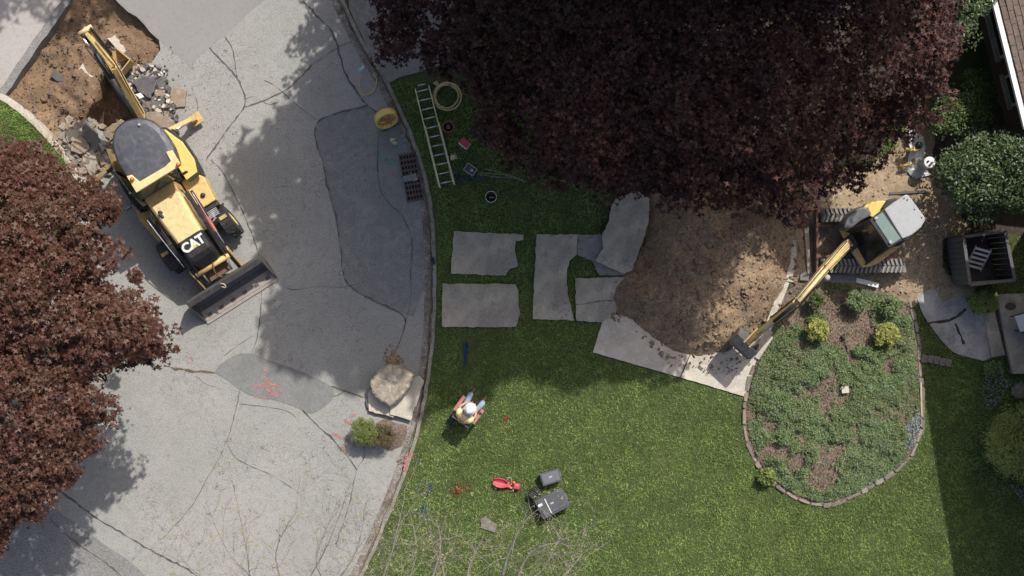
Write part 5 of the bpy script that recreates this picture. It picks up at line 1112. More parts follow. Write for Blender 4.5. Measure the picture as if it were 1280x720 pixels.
# cab
zt = 2.42; z_ = ex_.location.z
roofp = [(1090, 274), (1104, 263), (1128, 298), (1111, 307)]; rearp = [(1105, 262), (1117, 253), (1131, 243.5), (1135, 243), (1140, 249), (1156, 271), (1157, 275), (1152, 284), (1140, 294), (1128, 299)]
fixn(MB().prism([EX(x, y, zt)[:2] for x, y in rearp], zt - .12 - z_, zt - z_, inset=.015).build('cab_roof', M['lightgrey'], ex_, bevel=.03))
fixn(MB().prism([EX(x, y, zt)[:2] for x, y in [(1087, 275), (1104, 261.5), (1129, 300), (1111, 310)]], zt - .13 - z_, zt - .03 - z_).build('roof_frame', K_, ex_, bevel=.02))
fixn(MB().prism([EX(x, y, zt)[:2] for x, y in [(1092, 273), (1103, 265), (1126, 298), (1114, 306)]], zt - .03 - z_, zt - .01 - z_).build('skylight', M['skylight'], ex_, bevel=.004))
for x, y in ((1094.5, 273), (1112.5, 303)): o = MB().lathe([(.05, 0), (.05, .05), (.02, .06)], n=10).build('hatch_latch', M['lightgrey'], ex_, True); o.location = EX(x, y, zt - .03)
for x, y in ((1130, 248), (1134, 250), (1143, 262), (1152, 272)): o = MB().lathe([(.02, 0), (.02, .012)], n=8).build('roof_bolt', K_, ex_, True); o.location = EX(x, y, zt)
fb, ft = [EX(1059, 290, 1.0), EX(1082, 330, 1.0)], [EX(1088, 275, zt - .1), EX(1111, 309, zt - .1)]
rb_, rt_ = [EX(1100, 268, 1.0), EX(1122, 305, 1.0)], [EX(1107, 262, zt - .1), EX(1130, 299, zt - .1)]
for a, b_ in ((fb[0], ft[0]), (fb[1], ft[1]), (rb_[0], rt_[0]), (rb_[1], rt_[1])): MB().beam(a, b_, .06, .07).build('cab_post', K_, ex_, bevel=.01)
def pane(name, q, m, ins=.04, th=.012):
    c_ = sum((Vector(v) for v in q), Vector()) / 4; q = [Vector(v).lerp(c_, ins) for v in q]; n = (q[1] - q[0]).cross(q[2] - q[0]).normalized() * th
    return MB().add(q + [v + n for v in q], [(0, 1, 2, 3), (7, 6, 5, 4), (0, 4, 5, 1), (1, 5, 6, 2), (2, 6, 7, 3), (3, 7, 4, 0)]).build(name, m, ex_)
pane('windscreen', [fb[0], fb[1], ft[1], ft[0]], M['glassdark']); pane('side_window', [fb[1], rb_[1], rt_[1], ft[1]], M['glassdark']); pane('side_window', [fb[0], rb_[0], rt_[0], ft[0]], M['glassdark']); pane('rear_window', [rb_[0], rb_[1], rt_[1], rt_[0]], M['glassdark'])
cst = EX(1092, 298, 1.0); o = MB().box((0, 0, .15), (.5, .5, .14)); o.box((.25, .0, .5), (.12, .45, .6)); o = o.build('seat', K_, ex_, bevel=.03); o.location = cst; o.rotation_euler = (0, 0, math.radians(32))
MB().beam(EX(1060, 289, 1.02), EX(1083, 329, 1.02), .10, .10).build('cab_sill', M['yellow'], ex_, bevel=.015)
# boom / stick / bucket over the mound
k0, k1, k2, k3 = EX(1060, 305, 1.25), EX(1030, 337, 2.35), EX(996, 377, 2.75), EX(936, 426, 1.35)
MB().box(EX(1062, 304, .95), (.4, .4, .5), rz=math.radians(42)).build('swing_post', K_, ex_, bevel=.03)
bo_ = MB(); bo_.beam(k0, k1, .24, .26, h2=.30, w2=.22); bo_.beam(k1, k2, .22, .30, w2=.16, h2=.22); bo_.build('boom', M['yellow_pale'], ex_, bevel=.015)
ctr = Vector(k0).lerp(Vector(k1), .5); dd = (Vector(k1) - Vector(k0)).normalized(); sdv = dd.cross(Vector((0, 0, 1))).normalized()
MB().tube([Vector(k0) + Vector((0, 0, .2)), Vector(k1) + Vector((0, 0, .2))], .055, 10).build('boom_cylinder', M['yellow'], ex_, True)
for q in (-.10, .10): MB().tube([Vector(k0) + sdv * q + Vector((0, 0, .18)), Vector(k1) + sdv * q * .7 + Vector((0, 0, .2)), Vector(k2) + sdv * q * .6 + Vector((0, 0, .16))], .016, 6).build('hydraulic_hose', K_, ex_)
MB().tube([Vector(k1) + Vector((0, 0, .22)), Vector(k2) + Vector((0, 0, .24))], .05, 10).build('stick_cylinder', M['yellow_pale'], ex_, True)
lp_ = Vector(k1).lerp(Vector(k2), .72) + Vector((0, 0, .165)); o = MB().box((0, 0, 0), (.34, .12, .012)).build('boom_decal', M['white'], ex_); o.location = lp_ + sdv * .0; o.rotation_euler = (0, math.radians(-19), math.atan2((Vector(k2) - Vector(k1)).y, (Vector(k2) - Vector(k1)).x)); o.rotation_euler[1] = math.radians(-18)
o2 = MB().box((0, 0, 0), (.20, .05, .006)).build('decal_print', M['rust'], ex_); o2.location = lp_ + Vector((0, 0, .010)); o2.rotation_euler = o.rotation_euler
wl = MB().lathe([(.07, 0), (.09, .1), (.04, .14)], n=10).build('work_light', M['woodpale'], ex_, True); wl.location = EX(1033, 347, 1.9)
MB().beam(k2, k3, .20, .26, w2=.13, h2=.2).build('stick', M['yellow_dull'], ex_, bevel=.015)  # darker yellow than the boom; shade of the downward slope put into colour
MB().tube([Vector(k2) + Vector((0, 0, .2)), Vector(k2).lerp(Vector(k3), .5) + Vector((0, 0, .24))], .05, 10).build('bucket_cylinder', K_, ex_, True); MB().tube([Vector(k2).lerp(Vector(k3), .5) + Vector((0, 0, .24)), Vector(k2).lerp(Vector(k3), .85) + Vector((0, 0, .2))], .025, 8).build('bucket_rod', M['chrome'], ex_, True)
for q in (-.12, .12): MB().tube([Vector(k2) + sdv * q + Vector((0, 0, .1)), Vector(k2).lerp(Vector(k3), .5) + sdv * q], .018, 6).build('hydraulic_hose', K_, ex_)
bd = (Vector(k3) - Vector(k2)); ba = math.atan2(bd.y, bd.x); BM = Matrix.Translation(Vector(k3) + Vector((0, 0, .05))) @ Matrix.Rotation(ba, 4, 'Z')
prof = [(.10, .12), (.34, -.05), (.40, -.35), (.18, -.60), (-.18, -.62)]; bw = .37
xb = MB()
for a, b_ in zip(prof[:-1], prof[1:]): xb.add([(a[0], -bw, a[1]), (b_[0], -bw, b_[1]), (b_[0], bw, b_[1]), (a[0], bw, a[1])], [(0, 1, 2, 3)], BM)
xo = xb.build('digging_bucket', M['steel'], ex_); sm_ = xo.modifiers.new('s', 'SOLIDIFY'); sm_.thickness = .03
for s in (-bw, bw): fixn(MB().sidex(prof, s - .015, s + .015, BM).build('bucket_side', M['steel'], xo))
for i in range(4): MB().box((-.24, -.27 + i * .18, -.62), (.14, .06, .04), BM).build('tooth', M['steel'], xo)
for s in (-.10, .10): MB().beam(BM @ Vector((-.42, s, .12)), BM @ Vector((.14, s, .08)), .035, .14).build('bucket_bracket', M['yellow_dull'], ex_)

# ------------------------------------------------------------------ things in the shade by the kerb
ld = empty('extension_ladder', P(544, 170, ZL), 0, 'yellow fibreglass extension ladder lying on shaded grass beside the kerb', 'ladder'); li = Matrix.Translation(-ld.location)
a0, a1, c0, c1 = [li @ P(*q, .2) for q in ((519, 111), (549, 234), (536, 107), (567, 230))]
for a, b_ in ((a0, a1), (c0, c1)): MB().beam(a, b_, .035, .09).build('rail', M['fibreglass'], ld, bevel=.006); MB().beam(a.lerp(b_, .38) + Vector((.03, 0, .04)), b_.lerp(a, -.01) + Vector((.03, 0, .04)), .03, .09).build('fly_rail', M['fibreglass'], ld, bevel=.006)
for i in range(11): f = (i + .35) / 10.7; MB().tube([a0.lerp(a1, f), c0.lerp(c1, f)], .019, 8).build('rung', M['alu'], ld, True)
MB().tube([li @ P(522, 107, .2), li @ P(532, 105, .2)], .016, 8).build('loose_rung', M['alu'], ld, True)
def coil(name, label, px, r, turns, m, rad, z, seed, j=.04, e=1):
    rr = random.Random(seed); pts = []; c_ = P(*px, z)
    for i in range(int(turns * 20)):
        a = 2 * PI * i / 20; k = r * (1 + rr.uniform(-j, j) + .12 * math.sin(a * .43 + seed)); pts.append((c_.x + k * math.cos(a), c_.y + e * k * math.sin(a), z + rad * (1 + (i // 20) * .9 % 3) + rr.uniform(0, .01)))
    o = MB().tube(pts, rad, 7).build(name, m, None, True); return tag(o, label, 'hose')
coil('garden_hose', 'coiled tan hose lying on the grass beside the ladder top', (559, 121), .37, 4.5, M['hose'], .02, ZL + .02, 3)
coil('garden_hose', 'thin dark wire coil on the shaded grass right of the ladder foot', (593, 198), .15, 3.5, M['steel'], .009, ZL + .05, 5, .12)
rl_ = empty('hose_reel', P(484, 150, .02), math.radians(25), 'big yellow reel drum standing on the road at the kerb', 'reel'); 
RR = Matrix.Translation((0, 0, .36)) @ Matrix.Rotation(math.radians(62), 4, 'X')
for zz in (-.09, .09): fixn(MB().lathe([(.27, zz - .012), (.34, zz - .02), (.34, zz + .02), (.27, zz + .012), (.27, zz - .012)], RR, 28, caps=False).build('flange', M['yellowpaint'], rl_, True))
fixn(MB().lathe([(.335, -.09), (.335, .09)], RR, 28, caps=False).build('wound_tape', M['yellowpaint'], rl_, True)); fixn(MB().lathe([(.07, -.1), (.07, .1)], RR, 14).build('hub', M['bucketorange'], rl_, True))
for i in range(5): a = i * 2 * PI / 5; MB().beam(RR @ Vector((0, 0, .09)), RR @ Vector((.3 * math.cos(a), .3 * math.sin(a), .09)), .03, .02).build('spoke', M['bucketorange'], rl_)
MB().tube([(-.3, -.25, .02), (.34, -.25, .02), (.34, .18, .02), (.0, 0, .38)], .014, 6).build('stand', K_, rl_)
yh = MB().tube(smooth([P(453, 92, .25), P(449, 100, .1), P(452, 118, .05), P(466, 115, .05), P(471, 100, .05), P(466, 93, .05)], 5), .018, 7).build('loose_hose', M['hose'], None, True); tag(yh, 'loop of tan hose lying on the road by the maple edge', 'hose')
bt = MB().tube([P(449, 90, .45), P(456, 84, .5)], [.07, .07], 12).build('water_jug', M['bluewhite'], None, True); tag(bt, 'pale blue tube poking out below the maple at the road', 'tube')
def pail(name, label, px, r, h, m, inner, z=ZL):
    t = empty(name, P(*px, z), 0, label, 'bucket'); fixn(MB().lathe([(r * .82, 0), (r, h), (r + .015, h), (r + .015, h - .03)], n=22, caps=False).build('bucket_wall', m, t, True)); fixn(MB().lathe([(.01, .02), (r * .82, .02)], n=22, caps=False).build('base', inner, t))
    fixn(MB().lathe([(r * .80, .02), (r * .96, h - .005)], n=22, caps=False).build('inner_wall', inner, t, True)); MB().tube([(r * 1.03 * math.cos(a), r * 1.03 * math.sin(a) * .75 - .03, h + .02 + .05 * math.sin(a)) for a in [i * PI / 8 for i in range(9)]], .006, 5).build('handle', M['steel'], t, True); return t
t = pail('bucket', 'orange bucket standing right of the ladder in the shade', (561, 160), .15, .35, M['bucketorange'], M['darkplastic']); MB().box((0, .0, .2), (.1, .12, .1)).build('contents', M['slabdark'], t)
t = pail('bucket', 'white bucket standing alone on the dark grass', (614, 247), .155, .36, M['white'], M['darkplastic']); MB().box((.02, .0, .1), (.16, .03, .03)).build('contents', M['white'], t)
rc = empty('cooler_box', P(581, 180, ZL), math.radians(-38), 'small red and white cooler box on the shaded grass', 'cooler'); MB().box((0, 0, .1), (.30, .22, .2)).build('box_body', M['white'], rc, bevel=.02); MB().box((0, .01, .235), (.29, .19, .07)).build('lid', M['redbag'], rc, bevel=.02)
gl = empty('leather_glove', P(566, 197, ZL), .4, 'pale yellow work glove lying beside the ladder foot', 'glove'); MB().prism([(-.08, -.06), (.04, -.07), (.07, .0), (.05, .07), (-.07, .06)], .01, .04).build('palm', M['fibreglass'], gl, bevel=.01)
for i, a in enumerate((-.35, -.1, .15, .4, 1.5)): MB().beam((.04 if i < 4 else -.02, .05 * (i - 1.5) / 1.5 if i < 4 else .06, .03), ((.04 + .09 * math.cos(a)) if i < 4 else .0, (.05 * (i - 1.5) / 1.5 + .09 * math.sin(a)) if i < 4 else .13, .02), .025, .022).build('finger', M['fibreglass'], gl, bevel=.005)
ty = empty('tool_tray', P(588, 212, ZL), math.radians(-35), 'grey open tool tray beside the wire coil', 'tray'); MB().box((0, 0, .01), (.34, .26, .02)).build('base', M['podgrey'], ty)
for c_, d_ in (((0, .12, .05), (.34, .02, .08)), ((0, -.12, .05), (.34, .02, .08)), ((.16, 0, .05), (.02, .22, .08)), ((-.16, 0, .05), (.02, .22, .08))): MB().box(c_, d_).build('side', M['lightgrey'], ty, bevel=.004)
MB().lathe([(.05, .02), (.05, .05), (.03, .05)], n=12).build('spool', M['lightgrey'], ty).location = (.05, 0, 0)
for i, (a, b_, cc) in enumerate((((600, 216), (662, 230), (640, 220)), ((605, 211), (668, 232), (630, 217)), ((598, 218), (640, 222), (620, 221)))):
    tag(MB().tube(smooth([P(*a, .16), P(*cc, .17), P(*b_, .15)], 4), .009, 5).build('wooden_stake', M['palebark'], None), ['thin pale rod lying in dark grass nearest the tray', 'longer thin rod crossing the others in the dark grass', 'short thin rod lowest of the three in the dark grass'][i], 'rod')
tag(MB().prism(PW([(541, 104), (546, 101), (550, 106), (546, 108)], .14), ZL + .02, ZL + .05).build('work_rag', M['woodpale'], None, bevel=.008), 'small pale rag lying by the ladder head', 'rag')
# storm drain grates
fr = MB().prism(jag(PW([(492, 168), (508, 164), (521, 212), (527, 248), (512, 254), (500, 230)]), .15, .03, 9), -.03, .004).build('drain_apron', M['asphalt_dark']); fr['kind'] = 'structure'
for px, lab in (((511, 206), 'upper cast iron storm drain grate by the kerb'), ((517, 237), 'lower cast iron storm drain grate by the kerb')):
    g = empty('drain_grate', P(*px, .0), math.radians(10), lab, 'drain grate', 'storm drain grates by the kerb')
    MB().box((0, 0, .006), (.50, .66, .006)).build('drain_void', M['void'], g)
    f_ = MB(); W2, H2 = .46, .62
    for i in range(6): f_.box((-W2 / 2 + i * W2 / 5, 0, .025), (.035, H2, .03))
    f_.build('rib', M['iron'], g)
    f_ = MB()
    for i in range(5): f_.box((0, -H2 / 2 + i * H2 / 4, .028), (W2 + .03, .06, .03))
    f_.build('cross_rib', M['iron'], g)
tag(MB().prism(jag(PW([(503, 221), (520, 217), (523, 225), (506, 228)]), .1, .02, 3), .01, .06).build('drain_bridge', M['slabdark'], None), 'concrete bridge between the two drain grates', 'concrete strip')
for px, s_ in (((506, 178), .09), ((505, 171), .07)): tag(clods('pebble', 1, PW([(px[0] - 3, px[1] - 3), (px[0] + 3, px[1] - 3), (px[0] + 3, px[1] + 3), (px[0] - 3, px[1] + 3)]), lambda X, Y, S: .05 + 0 * X, s_, s_, M['slabwarm'], int(px[1]), edge=-1), 'pale loose stone lying above the drain, ' + ('the larger one' if s_ > .08 else 'the smaller one'), 'stone')
for o in [o for o in col.objects if o.name.startswith('pebble')]:
    if 'kind' in o: del o['kind']
# utility paint marks (real paint, a film on the ground)
def spray(label, segs, m, wd, z, seed, cat='paint mark'):
    o = MB(); rr = random.Random(seed)
    for a, b_ in segs:
        A_, B_ = P(*a, z), P(*b_, z); n = max(3, int((B_ - A_).length / .035))
        for k in range(n * 4):
            f = rr.random(); p = A_.lerp(B_, f) + Vector((rr.gauss(0, wd * .38), rr.gauss(0, wd * .38), 0)); s_ = rr.uniform(.010, .028); aa = rr.uniform(0, 6)
            o.add([(p.x + s_ * math.cos(aa + t) * rr.uniform(.6, 1.3), p.y + s_ * math.sin(aa + t) * rr.uniform(.6, 1.3), z + .0002 * (k % 9)) for t in (0, 1.25, 2.5, 3.8, 5)], [(0, 1, 2, 3, 4)])
    return tag(o.build('paint_mark', m), label, cat, None, 'stuff')
spray('red paint arrows sprayed on the oval asphalt repair', [((316, 481), (332, 483)), ((328, 472), (350, 486)), ((333, 480), (346, 494)), ((320, 494), (332, 498)), ((334, 462), (330, 458)), ((334, 488), (348, 495))], M['spraypaint'], .09, .014, 1)
spray('red paint strokes sprayed on the road left of the kerb shrub', [((417, 542), (428, 549)), ((428, 546), (443, 557)), ((430, 526), (440, 530)), ((438, 538), (439, 544)), ((441, 520), (444, 517)), ((428, 558), (432, 563))], M['spraypaint'], .06, .014, 2)
spray('red paint stripe sprayed along the kerb edge', [((510, 567), (505, 590)), ((509, 575), (504, 592)), ((513, 566), (516, 574)), ((498, 573), (503, 575))], M['spraypaint'], .08, ZL + .035, 3)
spray('single red paint dot on the road above the brown crack', [((238, 446), (239, 447))], M['spraypaint'], .03, .014, 4)
spray('green paint line pointing at the storm drain', [((474, 197), (497, 205))], M['spraygreen'], .045, .014, 5)
spray('green paint dash between the two grates', [((513, 217), (513, 223))], M['spraygreen'], .04, .075, 6)
def painted_blades(label, segs, m, n, wd, seed):
    rng = np.random.default_rng(seed); X = []; Y = []
    for a, b_ in segs:
        A_, B_ = P(*a), P(*b_); f = rng.random(n); X.append(A_.x + (B_.x - A_.x) * f + rng.normal(0, wd, n)); Y.append(A_.y + (B_.y - A_.y) * f + rng.normal(0, wd, n))
    X = np.concatenate(X); Y = np.concatenate(Y); d = rng.uniform(0, 2 * PI, len(X)); B_ = np.stack([X, Y, np.full(len(X), ZL + .02)], 1); e = np.stack([np.cos(d) * .013, np.sin(d) * .013, 0 * d], 1)
    T = B_ + np.stack([rng.normal(0, .03, len(X)), rng.normal(0, .03, len(X)), np.full(len(X), .07)], 1); V = np.stack([B_ - e, B_ + e, T], 1).reshape(-1, 3)
    tag(link('painted_grass', tri_mesh('painted_grass', V, np.arange(len(V)).reshape(-1, 3)), m), label, 'paint mark')
painted_blades('blue paint dash on the grass left of the seated person', [((583, 427), (582, 456))], M['bluegrass'], 420, .03, 1)
painted_blades('blue paint dash on the grass beside the person shadow', [((567, 520), (564, 534))], M['bluegrass'], 120, .03, 2)
painted_blades('blue paint marks on the grass near the lower kerb', [((538, 604), (536, 618)), ((532, 630), (528, 640))], M['bluegrass'], 150, .03, 3)
painted_blades('blue paint marks on the dark grass at the ladder foot', [((573, 215), (575, 232)), ((577, 225), (606, 224))], M['bluegrass'], 120, .025, 4)
painted_blades('blue paint mark on the grass edge beside the upper slabs', [((541, 322), (542, 330))], M['bluegrass'], 160, .03, 5)
painted_blades('red paint freckles on the lawn near the kerb', [((565, 615), (590, 608)), ((568, 622), (575, 600))], M['redgrass'], 60, .06, 6)
painted_blades('red paint fleck on the lawn right of the seated person', [((630, 522), (635, 523))], M['redgrass'], 60, .03, 7)

# ------------------------------------------------------------------ totes, crate, red bag
def tote(label, px, L_, W_, h, rz):
    t = empty('storage_tote', P(*px, ZL + .02), math.radians(rz), label, 'storage box')
    MB().box((0, 0, h / 2), (L_ * .93, W_ * .93, h), taper=1.04).build('tote_body', M['tote'], t, bevel=.02)
    lid = MB().box((0, 0, h + .02), (L_, W_, .05)).build('lid', M['tote'], t, bevel=.015); MB().box((0, 0, h + .055), (L_ * .86, W_ * .80, .02)).build('lid_panel', M['totelight'] if L_ < .8 else M['tote'], lid, bevel=.008)
    for s in (-1, 1): MB().box((s * L_ * .5, 0, h * .75), (.05, W_ * .35, .06)).build('handle', M['totelight'], t, bevel=.01)
    for i in range(3): MB().box((-L_ * .28 + i * L_ * .28, -W_ * .31, h + .069), (L_ * .2, .02, .008)).build('lid_rib', M['totelight'], lid)
    MB().box((0, .02, h + .069), (.10, .05, .006)).build('maker_badge', M['lightgrey'], lid); return t
tote('smaller charcoal storage box on the lawn', (688, 595), .58, .38, .26, 17)
t = tote('larger charcoal wheeled storage box on the lawn', (690, 627), .88, .60, .32, 27)
MB().box((-.14, 0, .392), (.025, .46, .012)).build('white_strip', M['white'], t); MB().box((-.33, .12, .392), (.14, .07, .012)).build('label_sticker', M['white'], t)
for s in (-1, 1): o = MB().lathe([(.09, -.03), (.09, .03)], Matrix.Rotation(PI / 2, 4, 'X'), 16).build('wheel', K_, t); o.location = (-.48, s * .22, .09)
MB().tube([(-.44, -.2, .25), (-.62, -.16, .3), (-.62, .16, .3), (-.44, .2, .25)], .014, 7).build('pull_handle', K_, t, True)
cr = empty('milk_crate', P(668, 615, ZL + .02), math.radians(52), 'small black crate standing at the corner of the larger storage box', 'crate')
for c_, d_ in (((0, .11, .12), (.34, .02, .22)), ((0, -.11, .12), (.34, .02, .22)), ((.16, 0, .12), (.02, .20, .22)), ((-.16, 0, .12), (.02, .20, .22)), ((0, 0, .015), (.3, .2, .02))): MB().box(c_, d_).build('side' if c_[2] > .1 else 'base', K_, cr, bevel=.004)
for i in range(5): MB().box((-.12 + i * .06, 0, .2), (.012, .2, .012)).build('slat', M['totelight'], cr)
rg = empty('plastic_scoop', P(634, 605, ZL + .05), math.radians(-12), 'long red plastic scoop lying on the lawn left of the storage boxes', 'scoop')
bm_ = bmesh.new(); nx, ny = 16, 8
vv = [[None] * ny for _ in range(nx)]
for i in range(nx):
    u = i / (nx - 1); w_ = .13 * math.sqrt(max(0.02, math.sin(PI * min(u * 1.25 + .08, .93)))) if u < .75 else .08 + .12 * (u - .75)
    for j in range(ny): v = j / (ny - 1) * 2 - 1; vv[i][j] = bm_.verts.new((-.42 + u * .62, v * w_, .10 * (v * v) * (1 if u < .8 else .4) + .02))
for i in range(nx - 1):
    for j in range(ny - 1): bm_.faces.new((vv[i][j], vv[i + 1][j], vv[i + 1][j + 1], vv[i][j + 1]))
me = bpy.data.meshes.new('scoop_shell'); bm_.to_mesh(me); bm_.free(); o = link('scoop_shell', me, M['redbag'], rg, True); o.modifiers.new('s', 'SOLIDIFY').thickness = .015
MB().box((.28, .0, .09), (.22, .20, .13), taper=.8).build('bag', M['redbag'], rg, bevel=.04); MB().lathe([(.04, 0), (.04, .05), (.01, .06)], n=12).build('cap', M['orange'], rg, True).location = (.18, .1, .12)
MB().tube(smooth([(.0, .12, .1), (-.04, .2, .16), (.06, .22, .16), (.12, .1, .12)], 4), .012, 6).build('strap', M['woodpale'], rg, True)

# ------------------------------------------------------------------ person seated in a folding chair
FA = math.radians(54); pc = P(586, 511, ZL)
chr_ = empty('folding_chair', (pc.x, pc.y, ZL), FA, 'red and grey folding camp chair under the seated person on the lawn', 'chair')
MB().box((0, 0, .40), (.50, .50, .025)).build('seat', M['redcloth'], chr_, bevel=.01)
MB().beam((-.25, 0, .40), (-.38, 0, .86), .52, .025).build('backrest', M['podgrey'], chr_, bevel=.01)
for s in (-1, 1):
    a_ = MB().box((.03, s * .33, .63), (.50, .10, .03)).build('armrest', M['redcloth'], chr_, bevel=.012)
    if s < 0: MB().lathe([(.045, .62), (.045, .652), (.03, .652)], n=14).build('cup_holder', K_, a_).location = (.14, -.33, 0)
    for x0, x1 in ((-.26, .26), (.26, -.26)): MB().tube([(x0, s * .28, .0), (x1, s * .28, .42)], .011, 6).build('leg', M['steel'], chr_, True)
    MB().tube([(.25, s * .32, .4), (.25, s * .33, .62)], .011, 6).build('arm_post', M['steel'], chr_, True); MB().tube([(-.25, s * .27, .38), (-.39, s * .27, .88)], .011, 6).build('back_post', M['steel'], chr_, True)
pe = empty('person', (pc.x, pc.y, ZL), FA, 'person in white hard hat and yellow safety vest seated in the camp chair', 'person')
def skin(name, verts, edges, radii, m, parent, root=0, sub=2):
    me = bpy.data.meshes.new(name); me.from_pydata(verts, edges, []); me.update(); o = link(name, me, m, parent)
    sk = o.modifiers.new('skin', 'SKIN'); sk.use_smooth_shade = True; o.modifiers.new('sub', 'SUBSURF').levels = sub; o.modifiers['sub'].render_levels = sub
    for i, r in enumerate(radii): o.data.skin_vertices[0].data[i].radius = r if isinstance(r, tuple) else (r, r); o.data.skin_vertices[0].data[i].use_root = (i == root)
    return o
V = [(-.16, 0, .52), (-.20, 0, .72), (-.15, 0, .92), (-.08, 0, 1.0), (.02, 0, 1.08), (.07, 0, 1.17), (.10, 0, 1.23)]
Rr = [(.17, .14), (.15, .12), (.18, .12), (.065, .06), (.08, .08), (.10, .09), (.07, .07)]; E = [(0, 1), (1, 2), (2, 3), (3, 4), (4, 5), (5, 6)]
for s in (-1, 1):
    n0 = len(V); V += [(-.12, s * .20, .93), (-.02, s * .27, .74), (.20, s * .16, .66), (.27, s * .11, .67)]; Rr += [.06, .047, .035, .032]; E += [(2, n0), (n0, n0 + 1), (n0 + 1, n0 + 2), (n0 + 2, n0 + 3)]
    n0 = len(V); V += [(-.05, s * .11, .50), (.20, s * .17, .55), (.40, s * .21, .56), (.40, s * .20, .30), (.38, s * .19, .08), (.50, s * .21, .04)]; Rr += [.09, .085, .065, .055, .045, .04]; E += [(0, n0)] + [(n0 + k, n0 + k + 1) for k in range(5)]
skin('body', V, E, Rr, M['skin'], pe)
for s in (-1, 1):      # fingers closed round the held tablet
    for k in range(4): b0_ = (.28, s * (.135 - .02 * k), .675); skin('finger', [b0_, (.33, b0_[1] * .9, .69 - .004 * k), (.345, b0_[1] * .7, .672)], [(0, 1), (1, 2)], [.010, .009, .008], M['skin'], pe, 0, 1)
    skin('thumb', [(.25, s * .08, .69), (.28, s * .055, .705), (.31, s * .045, .70)], [(0, 1), (1, 2)], [.012, .010, .009], M['skin'], pe, 0, 1)
tv, tr_, te = [(-.12, 0, .50)], [(.18, .15)], []
for s in (-1, 1): n0 = len(tv); tv += [(-.04, s * .12, .51), (.20, s * .18, .56), (.42, s * .22, .57), (.42, s * .21, .32), (.39, s * .20, .12)]; tr_ += [.105, .10, .085, .07, .062]; te += [(0, n0)] + [(n0 + k, n0 + k + 1) for k in range(4)]
skin('trousers', tv, te, tr_, M['denim'], pe)
for s in (-1, 1): MB().box((.46, s * .20, .05), (.28, .10, .09)).build('boot', M['rust'], pe, bevel=.03)
vv_ = [(-.18, 0, .60), (-.22, 0, .76), (-.17, 0, .93), (-.15, .19, .94), (-.15, -.19, .94), (-.08, .27, .86), (-.08, -.27, .86)]
skin('safety_vest', vv_, [(0, 1), (1, 2), (2, 3), (2, 4), (3, 5), (4, 6)], [(.22, .17), (.21, .17), (.21, .17), .11, .11, .085, .085], M['vest'], pe)
MB().tube(smooth([(.0, .12, 1.02), (-.12, .13, 1.075), (-.27, .12, 1.03), (-.35, .10, .90)], 3), .022, 6).build('vest_band', M['vestband'], pe, True); MB().tube(smooth([(.0, -.12, 1.02), (-.12, -.13, 1.075), (-.27, -.12, 1.03), (-.35, -.10, .90)], 3), .022, 6).build('vest_band', M['vestband'], pe, True)
MB().tube([(-.30, -.17, .84), (-.385, 0, .84), (-.30, .17, .84)], .022, 6).build('vest_band', M['vestband'], pe, True)
hh_ = fixn(MB().lathe([(.145, 1.245), (.142, 1.27), (.132, 1.32), (.10, 1.372), (.05, 1.395), (.005, 1.40)], n=26).build('hard_hat', M['white'], pe, True)); hh_.location = (.10, 0, -.04)
MB().prism([(.165 * math.cos(a) + (.05 if math.cos(a) > 0 else 0), .16 * math.sin(a)) for a in [i * PI / 12 for i in range(24)]], 1.238, 1.25).build('hat_brim', M['white'], hh_, bevel=.004)
MB().box((0, 0, 1.395), (.2, .025, .02)).build('hat_ridge', M['white'], hh_, bevel=.008)
MB().lathe([(.02, 1.14), (.092, 1.16), (.10, 1.2), (.098, 1.24)], n=16).build('hair', M['bark'], pe, True).location = (.05, 0, -.04)
for s in (-1, 1): MB().lathe([(.004, -.012), (.012, 0), (.004, .012)], Matrix.Translation((.165, s * .033, 1.15)), 8).build('eye', K_, pe)
MB().lathe([(.012, 0), (.016, .02), (.004, .05)], Matrix.Translation((.175, 0, 1.09)), 8).build('nose', M['skin'], pe, True); MB().box((.16, 0, 1.06), (.012, .05, .010)).build('mouth', M['redcloth'], pe, bevel=.003)
tbt = MB().box((0, 0, 0), (.17, .25, .015)).build('tablet', K_, None, bevel=.006); tbt.location = Vector((pc.x, pc.y, ZL)) + Matrix.Rotation(FA, 3, 'Z') @ Vector((.33, 0, .69)); tbt.rotation_euler = (0, -.3, FA); tag(tbt, 'small black tablet held by the seated person', 'tablet')
# ------------------------------------------------------------------ trees
OLL = [(-160, 160), (-60, 158), (0, 161), (19, 165), (28, 182), (46, 180), (64, 189), (86, 199), (97, 221), (124, 231), (150, 236), (159, 247), (150, 274), (127, 277), (131, 296), (154, 304), (159, 319), (146, 337), (135, 345), (150, 360), (165, 354), (180, 371), (202, 386), (217, 412), (218, 425), (213, 444), (195, 455), (175, 468), (151, 460), (124, 467), (129, 484), (144, 507), (133, 529), (115, 555), (115, 578), (93, 595), (80, 631), (44, 649), (13, 662), (0, 684), (-60, 700), (-200, 640), (-260, 420)]
t = empty('red_maple', P(10, 400, ZL), 0, 'sunlit red maple at the left edge overhanging the road', 'tree')
o, C = crown('crown', t, OLL, 4.0, 7.2, 3.4, M['redleafsun'], .42, (.32, .58), 138, (.042, .095), 101, STAR4, .5, spray=14); o.matrix_parent_inverse = Matrix.Translation(-t.location)
rng = np.random.default_rng(5); cc = np.array([[*P(168, 344, 4)], [*P(172, 348, 4)]]); p, n = clumpleaves(cc, np.array([.2, .16]), 50, rng)
lf = leaves('outlying_leaves', p, n, rng.uniform(.05, .1, len(p)), M['redleafsun'], STAR5, t, 3); lf.matrix_parent_inverse = Matrix.Translation(-t.location)
limbs(t, (0, 0, 0), [C[i] - np.array([*t.location]) for i in range(20, len(C), max(1, len(C) // 16))], .22, M['bark'], 3, 2.2)
tw = MB(); rr = random.Random(8)
